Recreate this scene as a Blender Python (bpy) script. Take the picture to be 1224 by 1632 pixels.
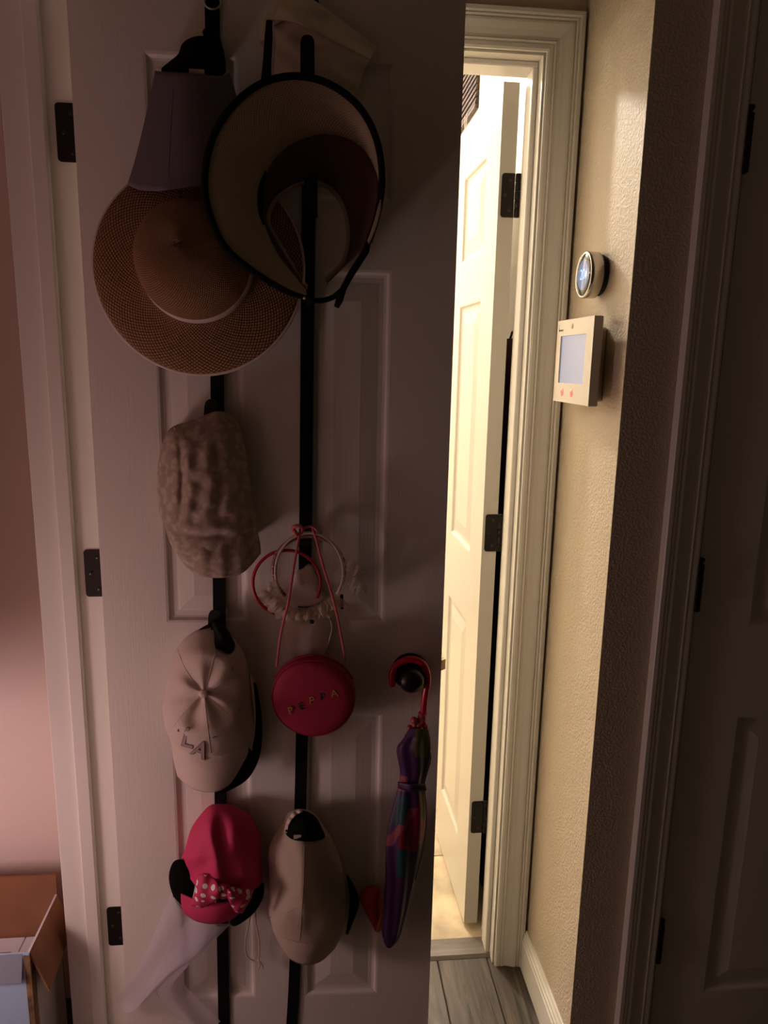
import bpy, math, random
from mathutils import Vector, Matrix
for o in list(bpy.data.objects): bpy.data.objects.remove(o)
random.seed(7)
sc = bpy.context.scene
COL = sc.collection
PI = math.pi

# ------------------------------------------------------------------ camera
F, PITCH, ROLL, YAW, H = 1169.7, math.radians(11.549), math.radians(1.128), math.radians(5.786), 1.4561
_cp, _sp, _cy, _sy = math.cos(PITCH), math.sin(PITCH), math.cos(YAW), math.sin(YAW)
FWD = Vector((_sy*_cp, _cy*_cp, -_sp)); _r = Vector((_cy, -_sy, 0)); _u = _r.cross(FWD)
RIGHT = math.cos(ROLL)*_r + math.sin(ROLL)*_u
UP = -math.sin(ROLL)*_r + math.cos(ROLL)*_u
CAM = Vector((0, 0, H))
cam = bpy.data.cameras.new('camera'); camo = bpy.data.objects.new('camera', cam); COL.objects.link(camo)
m = Matrix.Identity(4)
for i in range(3):
    m[i][0], m[i][1], m[i][2], m[i][3] = RIGHT[i], UP[i], -FWD[i], CAM[i]
camo.matrix_world = m
cam.sensor_fit = 'VERTICAL'; cam.sensor_height = 36.0; cam.lens = 36.0*F/1632.0
cam.clip_start = 0.02; cam.clip_end = 60
sc.camera = camo

# ------------------------------------------------------------------ world, lights, exposure
w = bpy.data.worlds.new('world'); sc.world = w; w.use_nodes = True
bg = w.node_tree.nodes['Background']
bg.inputs[0].default_value = (1.0, 0.68, 0.44, 1); bg.inputs[1].default_value = 0.015
sc.view_settings.view_transform = 'Standard'; sc.view_settings.look = 'None'
sc.view_settings.exposure = 0.32; sc.view_settings.gamma = 1.0; sc.view_settings.use_curve_mapping = False

def point_light(name, loc, watts, col, rad):
    l = bpy.data.lights.new(name, 'POINT'); l.energy = watts; l.color = col; l.shadow_soft_size = rad
    o = bpy.data.objects.new(name, l); COL.objects.link(o); o.location = loc
    return o
point_light('far_room_ceiling_lamp', (-0.22, 3.12, 2.66), 72, (1.0, 0.905, 0.785), 0.06)
al = bpy.data.lights.new('far_room_soft_fill', 'AREA'); al.shape = 'RECTANGLE'; al.size = 1.1; al.size_y = 1.6; al.energy = 10; al.color = (1.0, 0.87, 0.70)  # added soft fill for the hall end and casing, no fixture seen
alo = bpy.data.objects.new('far_room_soft_fill', al); COL.objects.link(alo); alo.location = (-0.45, 2.95, 2.72)
point_light('far_room_low_fill', (-1.05, 3.35, 1.90), 9, (1.0, 0.905, 0.785), 0.15)  # unseen light added to brighten the lower part of the far door
point_light('closet_lamp', (-0.90, 0.95, 0.64), 5.3, (1.0, 0.69, 0.69), 0.09)

# ------------------------------------------------------------------ pixel helpers
def ray(u, v): return FWD + RIGHT*((u-612)/F) + UP*((816-v)/F)
def at_y(u, v, y): d = ray(u, v); return CAM + d*(y/d.y)
DA = math.radians(2.5)
DP0 = Vector((-.369, 1.288, 0)); DE = Vector((math.cos(DA), -math.sin(DA), 0)); DN = Vector((-math.sin(DA), -math.cos(DA), 0))
def dp(u, v, wd=0.0):
    """a pixel on the plane that lies wd metres in front of the open door -> door coordinates (s, y = -wd, z)"""
    d = ray(u, v); t = (wd-(CAM-DP0).dot(DN))/d.dot(DN); X = CAM+d*t
    return Vector(((X-DP0).dot(DE), -wd, X.z))

# ------------------------------------------------------------------ materials
def nt(name):
    mt = bpy.data.materials.new(name); mt.use_nodes = True
    t = mt.node_tree; return mt, t, t.nodes['Principled BSDF']
def add(t, typ, **kw):
    n = t.nodes.new(typ)
    for k, v in kw.items():
        if k in n.inputs: n.inputs[k].default_value = v
        else: setattr(n, k, v)
    return n
def coords(t, kind='Object', scale=(1,1,1)):
    c = add(t, 'ShaderNodeTexCoord'); mp = add(t, 'ShaderNodeMapping'); mp.inputs['Scale'].default_value = scale
    t.links.new(c.outputs[kind], mp.inputs[0]); return mp.outputs[0]
def mat(name, col, rough=.6, metal=0, bump=0, bscale=50, stretch=(1,1,1), vary=0, vscale=8, emit=None, estr=0, spec=.5, sheen=0, kind='Object', bdist=.002, detail=3):
    mt, t, b = nt(name)
    b.inputs['Base Color'].default_value = (*col, 1); b.inputs['Roughness'].default_value = rough
    b.inputs['Metallic'].default_value = metal; b.inputs['Specular IOR Level'].default_value = spec
    if sheen: b.inputs['Sheen Weight'].default_value = sheen
    if emit: b.inputs['Emission Color'].default_value = (*emit, 1); b.inputs['Emission Strength'].default_value = estr
    if bump:
        nz = add(t, 'ShaderNodeTexNoise', Scale=bscale, Detail=detail)
        t.links.new(coords(t, kind, stretch), nz.inputs['Vector'])
        bp = add(t, 'ShaderNodeBump', Strength=bump, Distance=bdist)
        t.links.new(nz.outputs['Fac'], bp.inputs['Height']); t.links.new(bp.outputs[0], b.inputs['Normal'])
    if vary:
        nz = add(t, 'ShaderNodeTexNoise', Scale=vscale, Detail=4.0)
        t.links.new(coords(t, kind, stretch), nz.inputs['Vector'])
        cr = add(t, 'ShaderNodeValToRGB')
        cr.color_ramp.elements[0].position = .35; cr.color_ramp.elements[1].position = .65
        cr.color_ramp.elements[0].color = (*[c*(1-vary) for c in col], 1)
        cr.color_ramp.elements[1].color = (*[min(1, c*(1+vary*.5)) for c in col], 1)
        t.links.new(nz.outputs['Fac'], cr.inputs[0]); t.links.new(cr.outputs[0], b.inputs['Base Color'])
    return mt
def weave(name, light, dark, su, sv, rough=.75, bump=.6, mix_lo=.35, mix_hi=.62, wob=.25):
    """woven straw: rows along UV v, stitches along UV u, wobbling a little"""
    mt, t, b = nt(name); b.inputs['Roughness'].default_value = rough
    uv = add(t, 'ShaderNodeTexCoord').outputs['UV']
    nz = add(t, 'ShaderNodeTexNoise', Scale=5.0, Detail=2.0); t.links.new(uv, nz.inputs['Vector'])
    ad = add(t, 'ShaderNodeVectorMath', operation='MULTIPLY_ADD')
    t.links.new(nz.outputs['Color'], ad.inputs[0]); ad.inputs[1].default_value = (wob*.05, wob*.05, 0); t.links.new(uv, ad.inputs[2])
    outs = []
    for dirn, s in (('X', su), ('Y', sv)):
        wv = add(t, 'ShaderNodeTexWave', wave_type='BANDS', bands_direction=dirn, Scale=s, Distortion=.6)
        wv.inputs['Detail'].default_value = 1.0
        t.links.new(ad.outputs[0], wv.inputs['Vector']); outs.append(wv.outputs['Fac'])
    # offset every other stitch: difference gives a checker-like braid
    df = add(t, 'ShaderNodeMath', operation='SUBTRACT'); t.links.new(outs[0], df.inputs[0]); t.links.new(outs[1], df.inputs[1])
    ab = add(t, 'ShaderNodeMath', operation='ABSOLUTE'); t.links.new(df.outputs[0], ab.inputs[0])
    cr = add(t, 'ShaderNodeValToRGB'); e = cr.color_ramp.elements
    e[0].position, e[1].position = mix_lo-.2, mix_hi; e[0].color = (*dark, 1); e[1].color = (*light, 1)
    t.links.new(ab.outputs[0], cr.inputs[0]); t.links.new(cr.outputs[0], b.inputs['Base Color'])
    bp = add(t, 'ShaderNodeBump', Strength=bump, Distance=.002)
    t.links.new(ab.outputs[0], bp.inputs['Height']); t.links.new(bp.outputs[0], b.inputs['Normal'])
    return mt
def sheer(name, col, alpha, su=160, sv=160):
    mt, t, b = nt(name)
    out = t.nodes['Material Output']; t.nodes.remove(b)
    df = add(t, 'ShaderNodeBsdfDiffuse'); df.inputs[0].default_value = (*col, 1)
    tl = add(t, 'ShaderNodeBsdfTranslucent'); tl.inputs[0].default_value = (*col, 1)
    mx0 = add(t, 'ShaderNodeMixShader'); mx0.inputs[0].default_value = .35
    t.links.new(df.outputs[0], mx0.inputs[1]); t.links.new(tl.outputs[0], mx0.inputs[2])
    tr = add(t, 'ShaderNodeBsdfTransparent'); mx = add(t, 'ShaderNodeMixShader')
    uv = add(t, 'ShaderNodeTexCoord').outputs['UV']
    o2 = []
    for dirn, s in (('X', su), ('Y', sv)):
        wv = add(t, 'ShaderNodeTexWave', wave_type='BANDS', bands_direction=dirn, Scale=s)
        t.links.new(uv, wv.inputs['Vector']); o2.append(wv.outputs['Fac'])
    mxm = add(t, 'ShaderNodeMath', operation='MAXIMUM'); t.links.new(o2[0], mxm.inputs[0]); t.links.new(o2[1], mxm.inputs[1])
    mr = add(t, 'ShaderNodeMapRange'); t.links.new(mxm.outputs[0], mr.inputs[0])
    mr.inputs[1].default_value = .3; mr.inputs[2].default_value = 1.0
    mr.inputs[3].default_value = alpha*.6; mr.inputs[4].default_value = min(1, alpha*1.35)
    t.links.new(mr.outputs[0], mx.inputs[0])
    t.links.new(tr.outputs[0], mx.inputs[1]); t.links.new(mx0.outputs[0], mx.inputs[2])
    t.links.new(mx.outputs[0], out.inputs[0]); return mt
def orange_peel(name, col, strength=.40):
    mt, t, b = nt(name); b.inputs['Base Color'].default_value = (*col, 1); b.inputs['Roughness'].default_value = .5
    nz = add(t, 'ShaderNodeTexNoise', Scale=210.0, Detail=2.5, Roughness=.55)
    t.links.new(coords(t), nz.inputs['Vector'])
    mr = add(t, 'ShaderNodeMapRange'); mr.inputs[1].default_value = .38; mr.inputs[2].default_value = .66
    t.links.new(nz.outputs['Fac'], mr.inputs[0])
    bp = add(t, 'ShaderNodeBump', Strength=strength, Distance=.0025)
    t.links.new(mr.outputs[0], bp.inputs['Height']); t.links.new(bp.outputs[0], b.inputs['Normal']); return mt
def polka(name, base, dot, scale, size):
    mt, t, b = nt(name); b.inputs['Roughness'].default_value = .7
    vo = add(t, 'ShaderNodeTexVoronoi', Scale=scale, Randomness=.55); t.links.new(coords(t), vo.inputs['Vector'])
    lt = add(t, 'ShaderNodeMath', operation='LESS_THAN'); t.links.new(vo.outputs['Distance'], lt.inputs[0]); lt.inputs[1].default_value = size
    mx = add(t, 'ShaderNodeMix', data_type='RGBA'); t.links.new(lt.outputs[0], mx.inputs[0])
    mx.inputs[6].default_value = (*base, 1); mx.inputs[7].default_value = (*dot, 1)
    t.links.new(mx.outputs[2], b.inputs['Base Color']); return mt
def wood(name, dark, light, rough=.45, scale=6, stretch=(9, .7, 9)):
    mt, t, b = nt(name); b.inputs['Roughness'].default_value = rough
    v = coords(t, 'Object', stretch)
    oi = add(t, 'ShaderNodeObjectInfo'); ad = add(t, 'ShaderNodeVectorMath', operation='ADD')
    sc_ = add(t, 'ShaderNodeVectorMath', operation='SCALE'); sc_.inputs[3].default_value = 30
    cb = add(t, 'ShaderNodeCombineXYZ')
    for i in range(3): t.links.new(oi.outputs['Random'], cb.inputs[i])
    t.links.new(cb.outputs[0], sc_.inputs[0]); t.links.new(v, ad.inputs[0]); t.links.new(sc_.outputs[0], ad.inputs[1])
    nz = add(t, 'ShaderNodeTexNoise', Scale=scale, Detail=7.0, Roughness=.7, Distortion=.8); t.links.new(ad.outputs[0], nz.inputs['Vector'])
    cr = add(t, 'ShaderNodeValToRGB'); e = cr.color_ramp.elements
    e[0].position, e[1].position = .36, .68; e[0].color = (*dark, 1); e[1].color = (*light, 1)
    t.links.new(nz.outputs['Fac'], cr.inputs[0]); t.links.new(cr.outputs[0], b.inputs['Base Color'])
    bp = add(t, 'ShaderNodeBump', Strength=.25, Distance=.002); t.links.new(nz.outputs['Fac'], bp.inputs['Height']); t.links.new(bp.outputs[0], b.inputs['Normal'])
    return mt

M = dict(
 door=mat('grained_white_paint', (.82, .76, .69), .42, bump=.22, bscale=30, stretch=(14, 14, .35), bdist=.0012, detail=2),
 trim=mat('white_trim_paint', (.84, .80, .73), .33),
 fdoor=mat('gloss_white_paint', (.66, .62, .54), .28, bump=.08, bscale=30, stretch=(9, 9, .5), bdist=.001),
 wall=orange_peel('beige_orange_peel_wall', (.68, .57, .43)),
 wallfar=orange_peel('cream_orange_peel_wall', (.84, .79, .69)),
 closet=mat('closet_wall_paint', (.80, .66, .60), .8, bump=.1, bscale=60),
 ceil=mat('ceiling_white', (.8, .76, .7), .9),
 plank=wood('grey_brown_plank', (.022, .015, .011), (.15, .115, .09), .42),
 thresh=wood('grey_threshold_wood', (.12, .10, .085), (.26, .22, .19), .38, 4, (.7, 9, 9)),
 tile=mat('beige_stone_tile', (.72, .58, .38), .35, vary=.35, vscale=9, bump=.05),
 grout=mat('tile_grout', (.45, .37, .27), .9),
 bronze=mat('dark_bronze', (.018, .014, .011), .45, .55, bump=.1, bscale=90),
 screw=mat('bronze_screw', (.06, .05, .04), .35, .8),
 black=mat('black_webbing', (.004, .004, .004), .85, spec=.2, bump=.2, bscale=300),
 blackp=mat('black_plastic', (.006, .006, .006), .55, spec=.3),
 blackf=mat('black_felt', (.006, .005, .005), .95, spec=.1, bump=.2, bscale=200),
 knob=mat('black_bronze_knob', (.008, .007, .006), .38, .3),
 latch=mat('brass_latch', (.45, .36, .22), .35, .9),
 ring=mat('steel_ring', (.7, .68, .65), .3, .9),
 lav=mat('lavender_fabric', (.145, .115, .14), .85, bump=.15, bscale=260),
 straw=weave('brown_straw', (.43, .215, .09), (.10, .040, .016), 6.0, 4.0),
 straw2=weave('pale_straw', (.58, .46, .30), (.36, .27, .17), 8.5, 5.5, mix_lo=.3, mix_hi=.6),
 lining=mat('brown_lining', (.080, .036, .020), .85, bump=.2, bscale=150),
 sweat=mat('pale_sweatband', (.42, .33, .24), .9),
 bind=mat('pale_binding', (.66, .52, .46), .8, bump=.1, bscale=200),
 cream=mat('cream_cloth', (.80, .69, .54), .75, bump=.15, bscale=120),
 capwhite=mat('off_white_cotton', (.66, .53, .46), .9, bump=.25, bscale=320, sheen=.1),
 capcream=mat('cream_cotton', (.50, .40, .32), .9, bump=.25, bscale=320),
 logo=mat('grey_embroidery', (.33, .25, .24), .7, bump=.4, bscale=400),
 pink=mat('hot_pink_cloth', (.60, .035, .125), .8, bump=.15, bscale=250),
 pinkd=mat('crimson_velvet', (.36, .008, .050), .75, bump=.15, bscale=250),
 zipm=mat('dark_crimson_piping', (.30, .006, .04), .6),
 cord=mat('pink_cord', (.62, .12, .15), .7, bump=.3, bscale=300),
 redband=mat('red_band', (.50, .012, .04), .4),
 glitter=mat('rose_glitter_band', (.34, .15, .13), .35, .2, bump=.5, bscale=400, vary=.5, vscale=300),
 lace=sheer('cream_lace', (.75, .62, .50), .62, 12, 12),
 tulle=sheer('white_tulle', (.78, .72, .82), .46, 26, 26),
 netting=sheer('clear_netting', (.70, .62, .48), .33, 10, 10),
 gold=mat('gold_letters', (.55, .32, .10), .5),
 teal=mat('dark_teal_letters', (.02, .035, .055), .6),
 bow=polka('dotted_bow', (.58, .03, .115), (.85, .80, .74), 62, .34),
 umb=mat('purple_umbrella_cloth', (.060, .016, .085), .5, bump=.1, bscale=120),
 umbpink=mat('rose_umbrella_print', (.30, .055, .085), .55),
 umbred=mat('crimson_umbrella_print', (.24, .006, .025), .55),
 umbteal=mat('teal_umbrella_print', (.012, .075, .085), .55),
 umbgreen=mat('olive_umbrella_print', (.11, .095, .03), .55),
 handle=mat('glossy_red_handle', (.55, .012, .03), .22),
 pinkp=mat('pink_plastic', (.55, .08, .11), .35),
 red=mat('red_fabric', (.34, .010, .008), .7),
 orange=mat('orange_beak', (.60, .13, .02), .6),
 card=mat('corrugated_cardboard', (.34, .165, .085), .85, vary=.15, vscale=20),
 cardin=mat('brown_cardboard_inside', (.27, .115, .055), .9, vary=.1, vscale=12),
 boxblue=mat('pale_blue_print', (.42, .58, .80), .6),
 boxwhite=mat('white_print', (.75, .72, .74), .6),
 boxshade=mat('grey_blue_front_shade', (.26, .29, .36), .6),  # shadow band along the carton's upper front, put into the colour
 boxyel=mat('yellow_print', (.62, .52, .22), .6),
 boxdk=mat('dark_print', (.06, .03, .03), .6),
 brownprint=mat('brown_photo_print', (.32, .20, .10), .6, vary=.6, vscale=30),
 alarm=mat('white_plastic', (.78, .70, .58), .35),
 alarmside=mat('beige_plastic', (.50, .41, .30), .5),
 slot=mat('speaker_slot', (.02, .015, .01), .8),
 screen=mat('lit_lcd', (.25, .27, .35), .25, emit=(.33, .37, .58), estr=.34),
 glow=mat('red_backlit_button', (.75, .45, .4), .4, emit=(1, .12, .16), estr=.75),
 chrome=mat('brushed_chrome', (.55, .52, .48), .2, 1.0),
 glassblk=mat('black_glass', (.006, .006, .008), .08),
 tdisp=mat('thermostat_display', (.02, .02, .03), .12, emit=(.28, .33, .50), estr=.55),
 tdig=mat('thermostat_digits', (.2, .35, .8), .3, emit=(.16, .36, .95), estr=1.2),
 blind=wood('dark_walnut_slat', (.014, .006, .004), (.075, .034, .025), .7, 5, (9, .7, 9)),
 robe=mat('dark_maroon_cloth', (.045, .004, .004), .95, bump=.3, bscale=60),
 coat=mat('dark_red_garment', (.22, .05, .045), .95),
 glasspane=mat('window_pane', (.03, .03, .035), .05),
)
def floral():
    mt, t, b = nt('grey_floral_cotton'); b.inputs['Roughness'].default_value = .9
    vo = add(t, 'ShaderNodeTexVoronoi', Scale=85.0, Randomness=1.0, feature='SMOOTH_F1'); nz = add(t, 'ShaderNodeTexNoise', Scale=60.0, Detail=4.0, Distortion=1.5)
    c = coords(t); t.links.new(c, nz.inputs['Vector']); t.links.new(c, vo.inputs['Vector'])
    ml = add(t, 'ShaderNodeMath', operation='ADD'); t.links.new(vo.outputs['Distance'], ml.inputs[0]); t.links.new(nz.outputs['Fac'], ml.inputs[1])
    cr = add(t, 'ShaderNodeValToRGB'); e = cr.color_ramp.elements
    e[0].position, e[1].position = .72, 1.02; e[0].color = (.52, .41, .33, 1); e[1].color = (.38, .285, .22, 1)
    t.links.new(ml.outputs[0], cr.inputs[0]); t.links.new(cr.outputs[0], b.inputs['Base Color'])
    bp = add(t, 'ShaderNodeBump', Strength=.25, Distance=.002); t.links.new(nz.outputs['Fac'], bp.inputs['Height']); t.links.new(bp.outputs[0], b.inputs['Normal'])
    return mt
M['floral'] = floral()

# ------------------------------------------------------------------ object helpers
def mesh_obj(name, verts, faces, material, parent=None, smooth=True, uvs=None, mats=None, fmat=None, loc=None):
    me = bpy.data.meshes.new(name); me.from_pydata([tuple(v) for v in verts], [], faces); me.update()
    o = bpy.data.objects.new(name, me); COL.objects.link(o)
    if mats:
        for mm in mats: me.materials.append(M[mm])
        for p, k in zip(me.polygons, fmat): p.material_index = k
    else: me.materials.append(M[material])
    for p in me.polygons: p.use_smooth = smooth
    if uvs:
        ul = me.uv_layers.new(name='UVMap')
        for lp in me.loops: ul.data[lp.index].uv = uvs[lp.vertex_index]
    if parent: o.parent = parent
    if loc: o.location = loc
    return o
def tag(o, label=None, cat=None, group=None, kind=None):
    if label: o['label'] = label
    if cat: o['category'] = cat
    if group: o['group'] = group
    if kind: o['kind'] = kind
    return o
class MB:
    def __init__(s): s.v = []; s.f = []; s.m = []
    def add(s, v, f, k=0):
        b = len(s.v); s.v += [Vector(x) for x in v]; s.f += [tuple(i+b for i in q) for q in f]; s.m += [k]*len(f); return s
    def box(s, a, b, k=0, bev=0):
        x0, y0, z0 = a; x1, y1, z1 = b
        if bev == 0:
            return s.add([(x0,y0,z0),(x1,y0,z0),(x1,y1,z0),(x0,y1,z0),(x0,y0,z1),(x1,y0,z1),(x1,y1,z1),(x0,y1,z1)],
              [(0,3,2,1),(4,5,6,7),(0,1,5,4),(1,2,6,5),(2,3,7,6),(3,0,4,7)], k)
        vs = []
        for (X, Y, Z, sx, sy, sz) in [(x0,y0,z0,1,1,1),(x1,y0,z0,-1,1,1),(x1,y1,z0,-1,-1,1),(x0,y1,z0,1,-1,1),(x0,y0,z1,1,1,-1),(x1,y0,z1,-1,1,-1),(x1,y1,z1,-1,-1,-1),(x0,y1,z1,1,-1,-1)]:
            vs += [(X, Y+sy*bev, Z+sz*bev), (X+sx*bev, Y, Z+sz*bev), (X+sx*bev, Y+sy*bev, Z)]
        f = []
        def c(i, a_): return 3*i+a_
        f += [tuple(c(i,2) for i in (0,3,2,1)), tuple(c(i,2) for i in (4,5,6,7)), tuple(c(i,1) for i in (0,1,5,4)), tuple(c(i,0) for i in (1,2,6,5)), tuple(c(i,1) for i in (2,3,7,6)), tuple(c(i,0) for i in (3,0,4,7))]
        for (i, j, ax) in [(0,1,'x'),(2,3,'x'),(4,5,'x'),(6,7,'x'),(1,2,'y'),(3,0,'y'),(5,6,'y'),(7,4,'y'),(0,4,'z'),(1,5,'z'),(2,6,'z'),(3,7,'z')]:
            a_, b_ = {'x': (1,2), 'y': (0,2), 'z': (0,1)}[ax]
            f.append((c(i,a_), c(j,a_), c(j,b_), c(i,b_)))
        for i in range(8): f.append((c(i,0), c(i,1), c(i,2)))
        return s.add(vs, f, k)
    def disc_stack(s, c, ax, prof, n=32, k=0):
        """lathe: prof = [(h, r)...] along unit axis ax from c"""
        ax = Vector(ax).normalized(); a = ax.orthogonal().normalized(); b = ax.cross(a)
        vs = []; f = []
        for h, r in prof:
            for i in range(n):
                t = 2*PI*i/n; vs.append(Vector(c)+ax*h+(a*math.cos(t)+b*math.sin(t))*r)
        for j in range(len(prof)-1):
            for i in range(n):
                f.append((j*n+i, j*n+(i+1)%n, (j+1)*n+(i+1)%n, (j+1)*n+i))
        if prof[0][1] > 1e-5: f.append(tuple(range(n))[::-1])
        if prof[-1][1] > 1e-5: f.append(tuple((len(prof)-1)*n+i for i in range(n)))
        return s.add(vs, f, k)
    def tube(s, pts, r, n=10, k=0, closed=False, flat=None):
        pts = [Vector(p) for p in pts]; L = len(pts); vs = []; f = []; prev = None
        for i, p in enumerate(pts):
            q0 = pts[i-1] if (i > 0 or closed) else p; q1 = pts[(i+1) % L] if (i < L-1 or closed) else p
            d = (q1-q0).normalized()
            if prev is None: a = Vector((0, -1, 0)).cross(d); a = a.normalized() if a.length > 1e-4 else d.orthogonal().normalized()
            else: a = (prev - d*prev.dot(d)).normalized()
            prev = a; b = d.cross(a); ri = r[i] if isinstance(r, (list, tuple)) else r
            ra, rb = (ri, ri) if flat is None else (ri, ri*flat)
            for j in range(n):
                t = 2*PI*j/n; vs.append(p+a*math.cos(t)*ra+b*math.sin(t)*rb)
        for i in range(L if closed else L-1):
            i2 = (i+1) % L
            for j in range(n): f.append((i*n+j, i*n+(j+1)%n, i2*n+(j+1)%n, i2*n+j))
        if not closed: f += [tuple(range(n))[::-1], tuple((L-1)*n+j for j in range(n))]
        return s.add(vs, f, k)
    def prism(s, poly, d0, d1, axis='y', k=0):
        """poly in the two other axes"""
        n = len(poly)
        def P(p, d): return {'x': (d, p[0], p[1]), 'y': (p[0], d, p[1]), 'z': (p[0], p[1], d)}[axis]
        vs = [P(p, d0) for p in poly]+[P(p, d1) for p in poly]
        f = [tuple(range(n))[::-1], tuple(range(n, 2*n))]+[(i, (i+1)%n, n+(i+1)%n, n+i) for i in range(n)]
        return s.add(vs, f, k)
    def build(s, name, material=None, parent=None, smooth=False, mats=None, loc=None, org=None):
        v = s.v if org is None else [p-Vector(org) for p in s.v]
        return mesh_obj(name, v, s.f, material, parent, smooth, mats=mats, fmat=s.m, loc=loc)
def crom(pts, n, closed=False):
    """Catmull-Rom resample of tuples to n points, roughly even in length"""
    P = [Vector(p) for p in pts]; L = len(P); segs = L if closed else L-1; fine = []
    g = (lambda i: P[i % L]) if closed else (lambda i: P[max(0, min(L-1, i))])
    for i in range(segs):
        p0, p1, p2, p3 = g(i-1), g(i), g(i+1), g(i+2)
        for k in range(16):
            t = k/16; fine.append(.5*((2*p1)+(p2-p0)*t+(2*p0-5*p1+4*p2-p3)*t*t+(3*p1-p0-3*p2+p3)*t**3))
    fine.append(P[0].copy() if closed else P[-1].copy())
    d = [0]
    for a, b in zip(fine, fine[1:]): d.append(d[-1]+(b-a).length)
    out = []; j = 0; cnt = n if closed else n-1
    for i in range(n):
        t = d[-1]*i/cnt
        while j < len(d)-2 and d[j+1] < t: j += 1
        a = (t-d[j])/max(1e-9, d[j+1]-d[j]); out.append(fine[j].lerp(fine[j+1], min(1, a)))
    return out
def c3(p): return (p[0], p[1], 0) if len(p) == 2 else p
# things hung on the door: an Empty in door axes; children keep door coordinates minus the origin
DMAT = Matrix(((DE.x, -DN.x, 0, DP0.x), (DE.y, -DN.y, 0, DP0.y), (0, 0, 1, 0), (0, 0, 0, 1)))
class Hung:
    def __init__(s, name, label, cat, org, group=None):
        s.org = Vector(org); o = bpy.data.objects.new(name, None); COL.objects.link(o)
        o.empty_display_size = .03
        o.matrix_world = DMAT @ Matrix.Translation(s.org); s.o = o; tag(o, label, cat, group)
    def mb(s, name, mb, material=None, smooth=True, parent=None, mats=None): return mb.build(name, material, parent or s.o, smooth, mats=mats, org=s.org)
    def raw(s, name, verts, faces, material, smooth=True, uvs=None, parent=None, thick=0, mats=None, fmat=None):
        o = mesh_obj(name, [Vector(v)-s.org for v in verts], faces, material, parent or s.o, smooth, uvs, mats, fmat)
        if thick:
            sm = o.modifiers.new('thick', 'SOLIDIFY'); sm.thickness = thick; sm.offset = -1
        return o
    def loft(s, name, rows, material, n=48, sub=6, closed=False, thick=.002, parent=None, uvscale=(1, 1), extra=None, smooth_rows=True, mats=None, fm=None):
        """rows of (u, v, w) pixel-and-depth control points -> a sheet"""
        R = [crom(r, n, closed) for r in rows]; G = []
        if smooth_rows and len(R) > 2:
            cols = [crom([R[j][i] for j in range(len(R))], (len(R)-1)*sub+1) for i in range(n)]
            G = [[cols[i][j] for i in range(n)] for j in range((len(R)-1)*sub+1)]
        else:
            for a, b in zip(R, R[1:]):
                for k in range(sub): G.append([p.lerp(q, k/sub) for p, q in zip(a, b)])
            G.append(R[-1])
        vs = []; uv = []; f = []; nr = len(G)
        for j, row in enumerate(G):
            for i, p in enumerate(row):
                ww = p.z + (extra(p.x, p.y, i/(n-1), j/(nr-1)) if extra else 0)
                vs.append(dp(p.x, p.y, ww)); uv.append((i/(n-1)*uvscale[0], j/(nr-1)*uvscale[1]))
        mcol = n if closed else n-1; fmt = []
        for j in range(nr-1):
            for i in range(mcol):
                f.append((j*n+i, (j+1)*n+i, (j+1)*n+(i+1)%n, j*n+(i+1)%n))
                if fm: fmt.append(fm(i/mcol, j/(nr-1)))
        return s.raw(name, vs, f, material, True, uv, parent, thick, mats, fmt if fm else None)
    def pillow(s, name, outline, centre, wedge, hgt, material, n=72, rings=16, p=2.2, extra=None, parent=None, back=.0068, uvscale=(1, 1), shrink=.94, q=1.0):
        O = crom([c3(x) for x in outline], n, True); c = Vector(c3(centre)); vs = []; uv = []; f = []; s.surf = []
        we = wedge if callable(wedge) else (lambda x, y: wedge)
        w0 = sum(we(o_.x, o_.y) for o_ in O)/n
        for j in range(rings+1):
            r = j/rings
            for i, o_ in enumerate(O):
                px = c.lerp(o_, r); k_ = max(0, 1-r**p)**q; e_ = we(o_.x, o_.y)
                ww = (wedge+hgt*k_) if not callable(wedge) else e_*(1-k_)+hgt*k_
                if extra: ww += extra(px.x, px.y, r, 2*PI*i/n)
                vs.append(dp(px.x, px.y, ww)); uv.append((i/n*uvscale[0], r*uvscale[1])); s.surf.append((px.x, px.y, ww))
        for i, o_ in enumerate(O):
            px = c.lerp(o_, shrink); vs.append(dp(px.x, px.y, back)); uv.append((i/n*uvscale[0], 1.05))
        for j in range(rings+1):
            for i in range(n): f.append((j*n+i, (j+1)*n+i, (j+1)*n+(i+1)%n, j*n+(i+1)%n))
        b = len(vs)-n; f.append(tuple(b+i for i in range(n)))
        return s.raw(name, vs, f, material, True, uv, parent)
def surf_at(h, x, y):
    q = sorted(((a-x)**2+(b-y)**2+.01, ww) for a, b, ww in (h if isinstance(h, list) else h.surf))[:6]; t = sum(1/d for d, _ in q); return sum(ww/d for d, ww in q)/t
def seam(h, pts, S, material, r=.0005):
    L = [dp(p.x, p.y, surf_at(S, p.x, p.y)+.0003) for p in crom([c3(q) for q in pts], 26)]
    h.mb('seam', MB().tube(L, r, 6), material)
def text_mesh(body, size, depth, bold=0):
    cu = bpy.data.curves.new('t', 'FONT'); cu.body = body; cu.size = size; cu.extrude = depth; cu.offset = bold; cu.align_x = 'CENTER'; cu.align_y = 'CENTER'
    ob = bpy.data.objects.new('t', cu); COL.objects.link(ob)
    dg = bpy.context.evaluated_depsgraph_get(); me = bpy.data.meshes.new_from_object(ob.evaluated_get(dg))
    vs = [v.co.copy() for v in me.vertices]; fs = [tuple(p.vertices) for p in me.polygons]
    bpy.data.objects.remove(ob); return vs, fs
def struct(o): o['kind'] = 'structure'; return o

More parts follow.
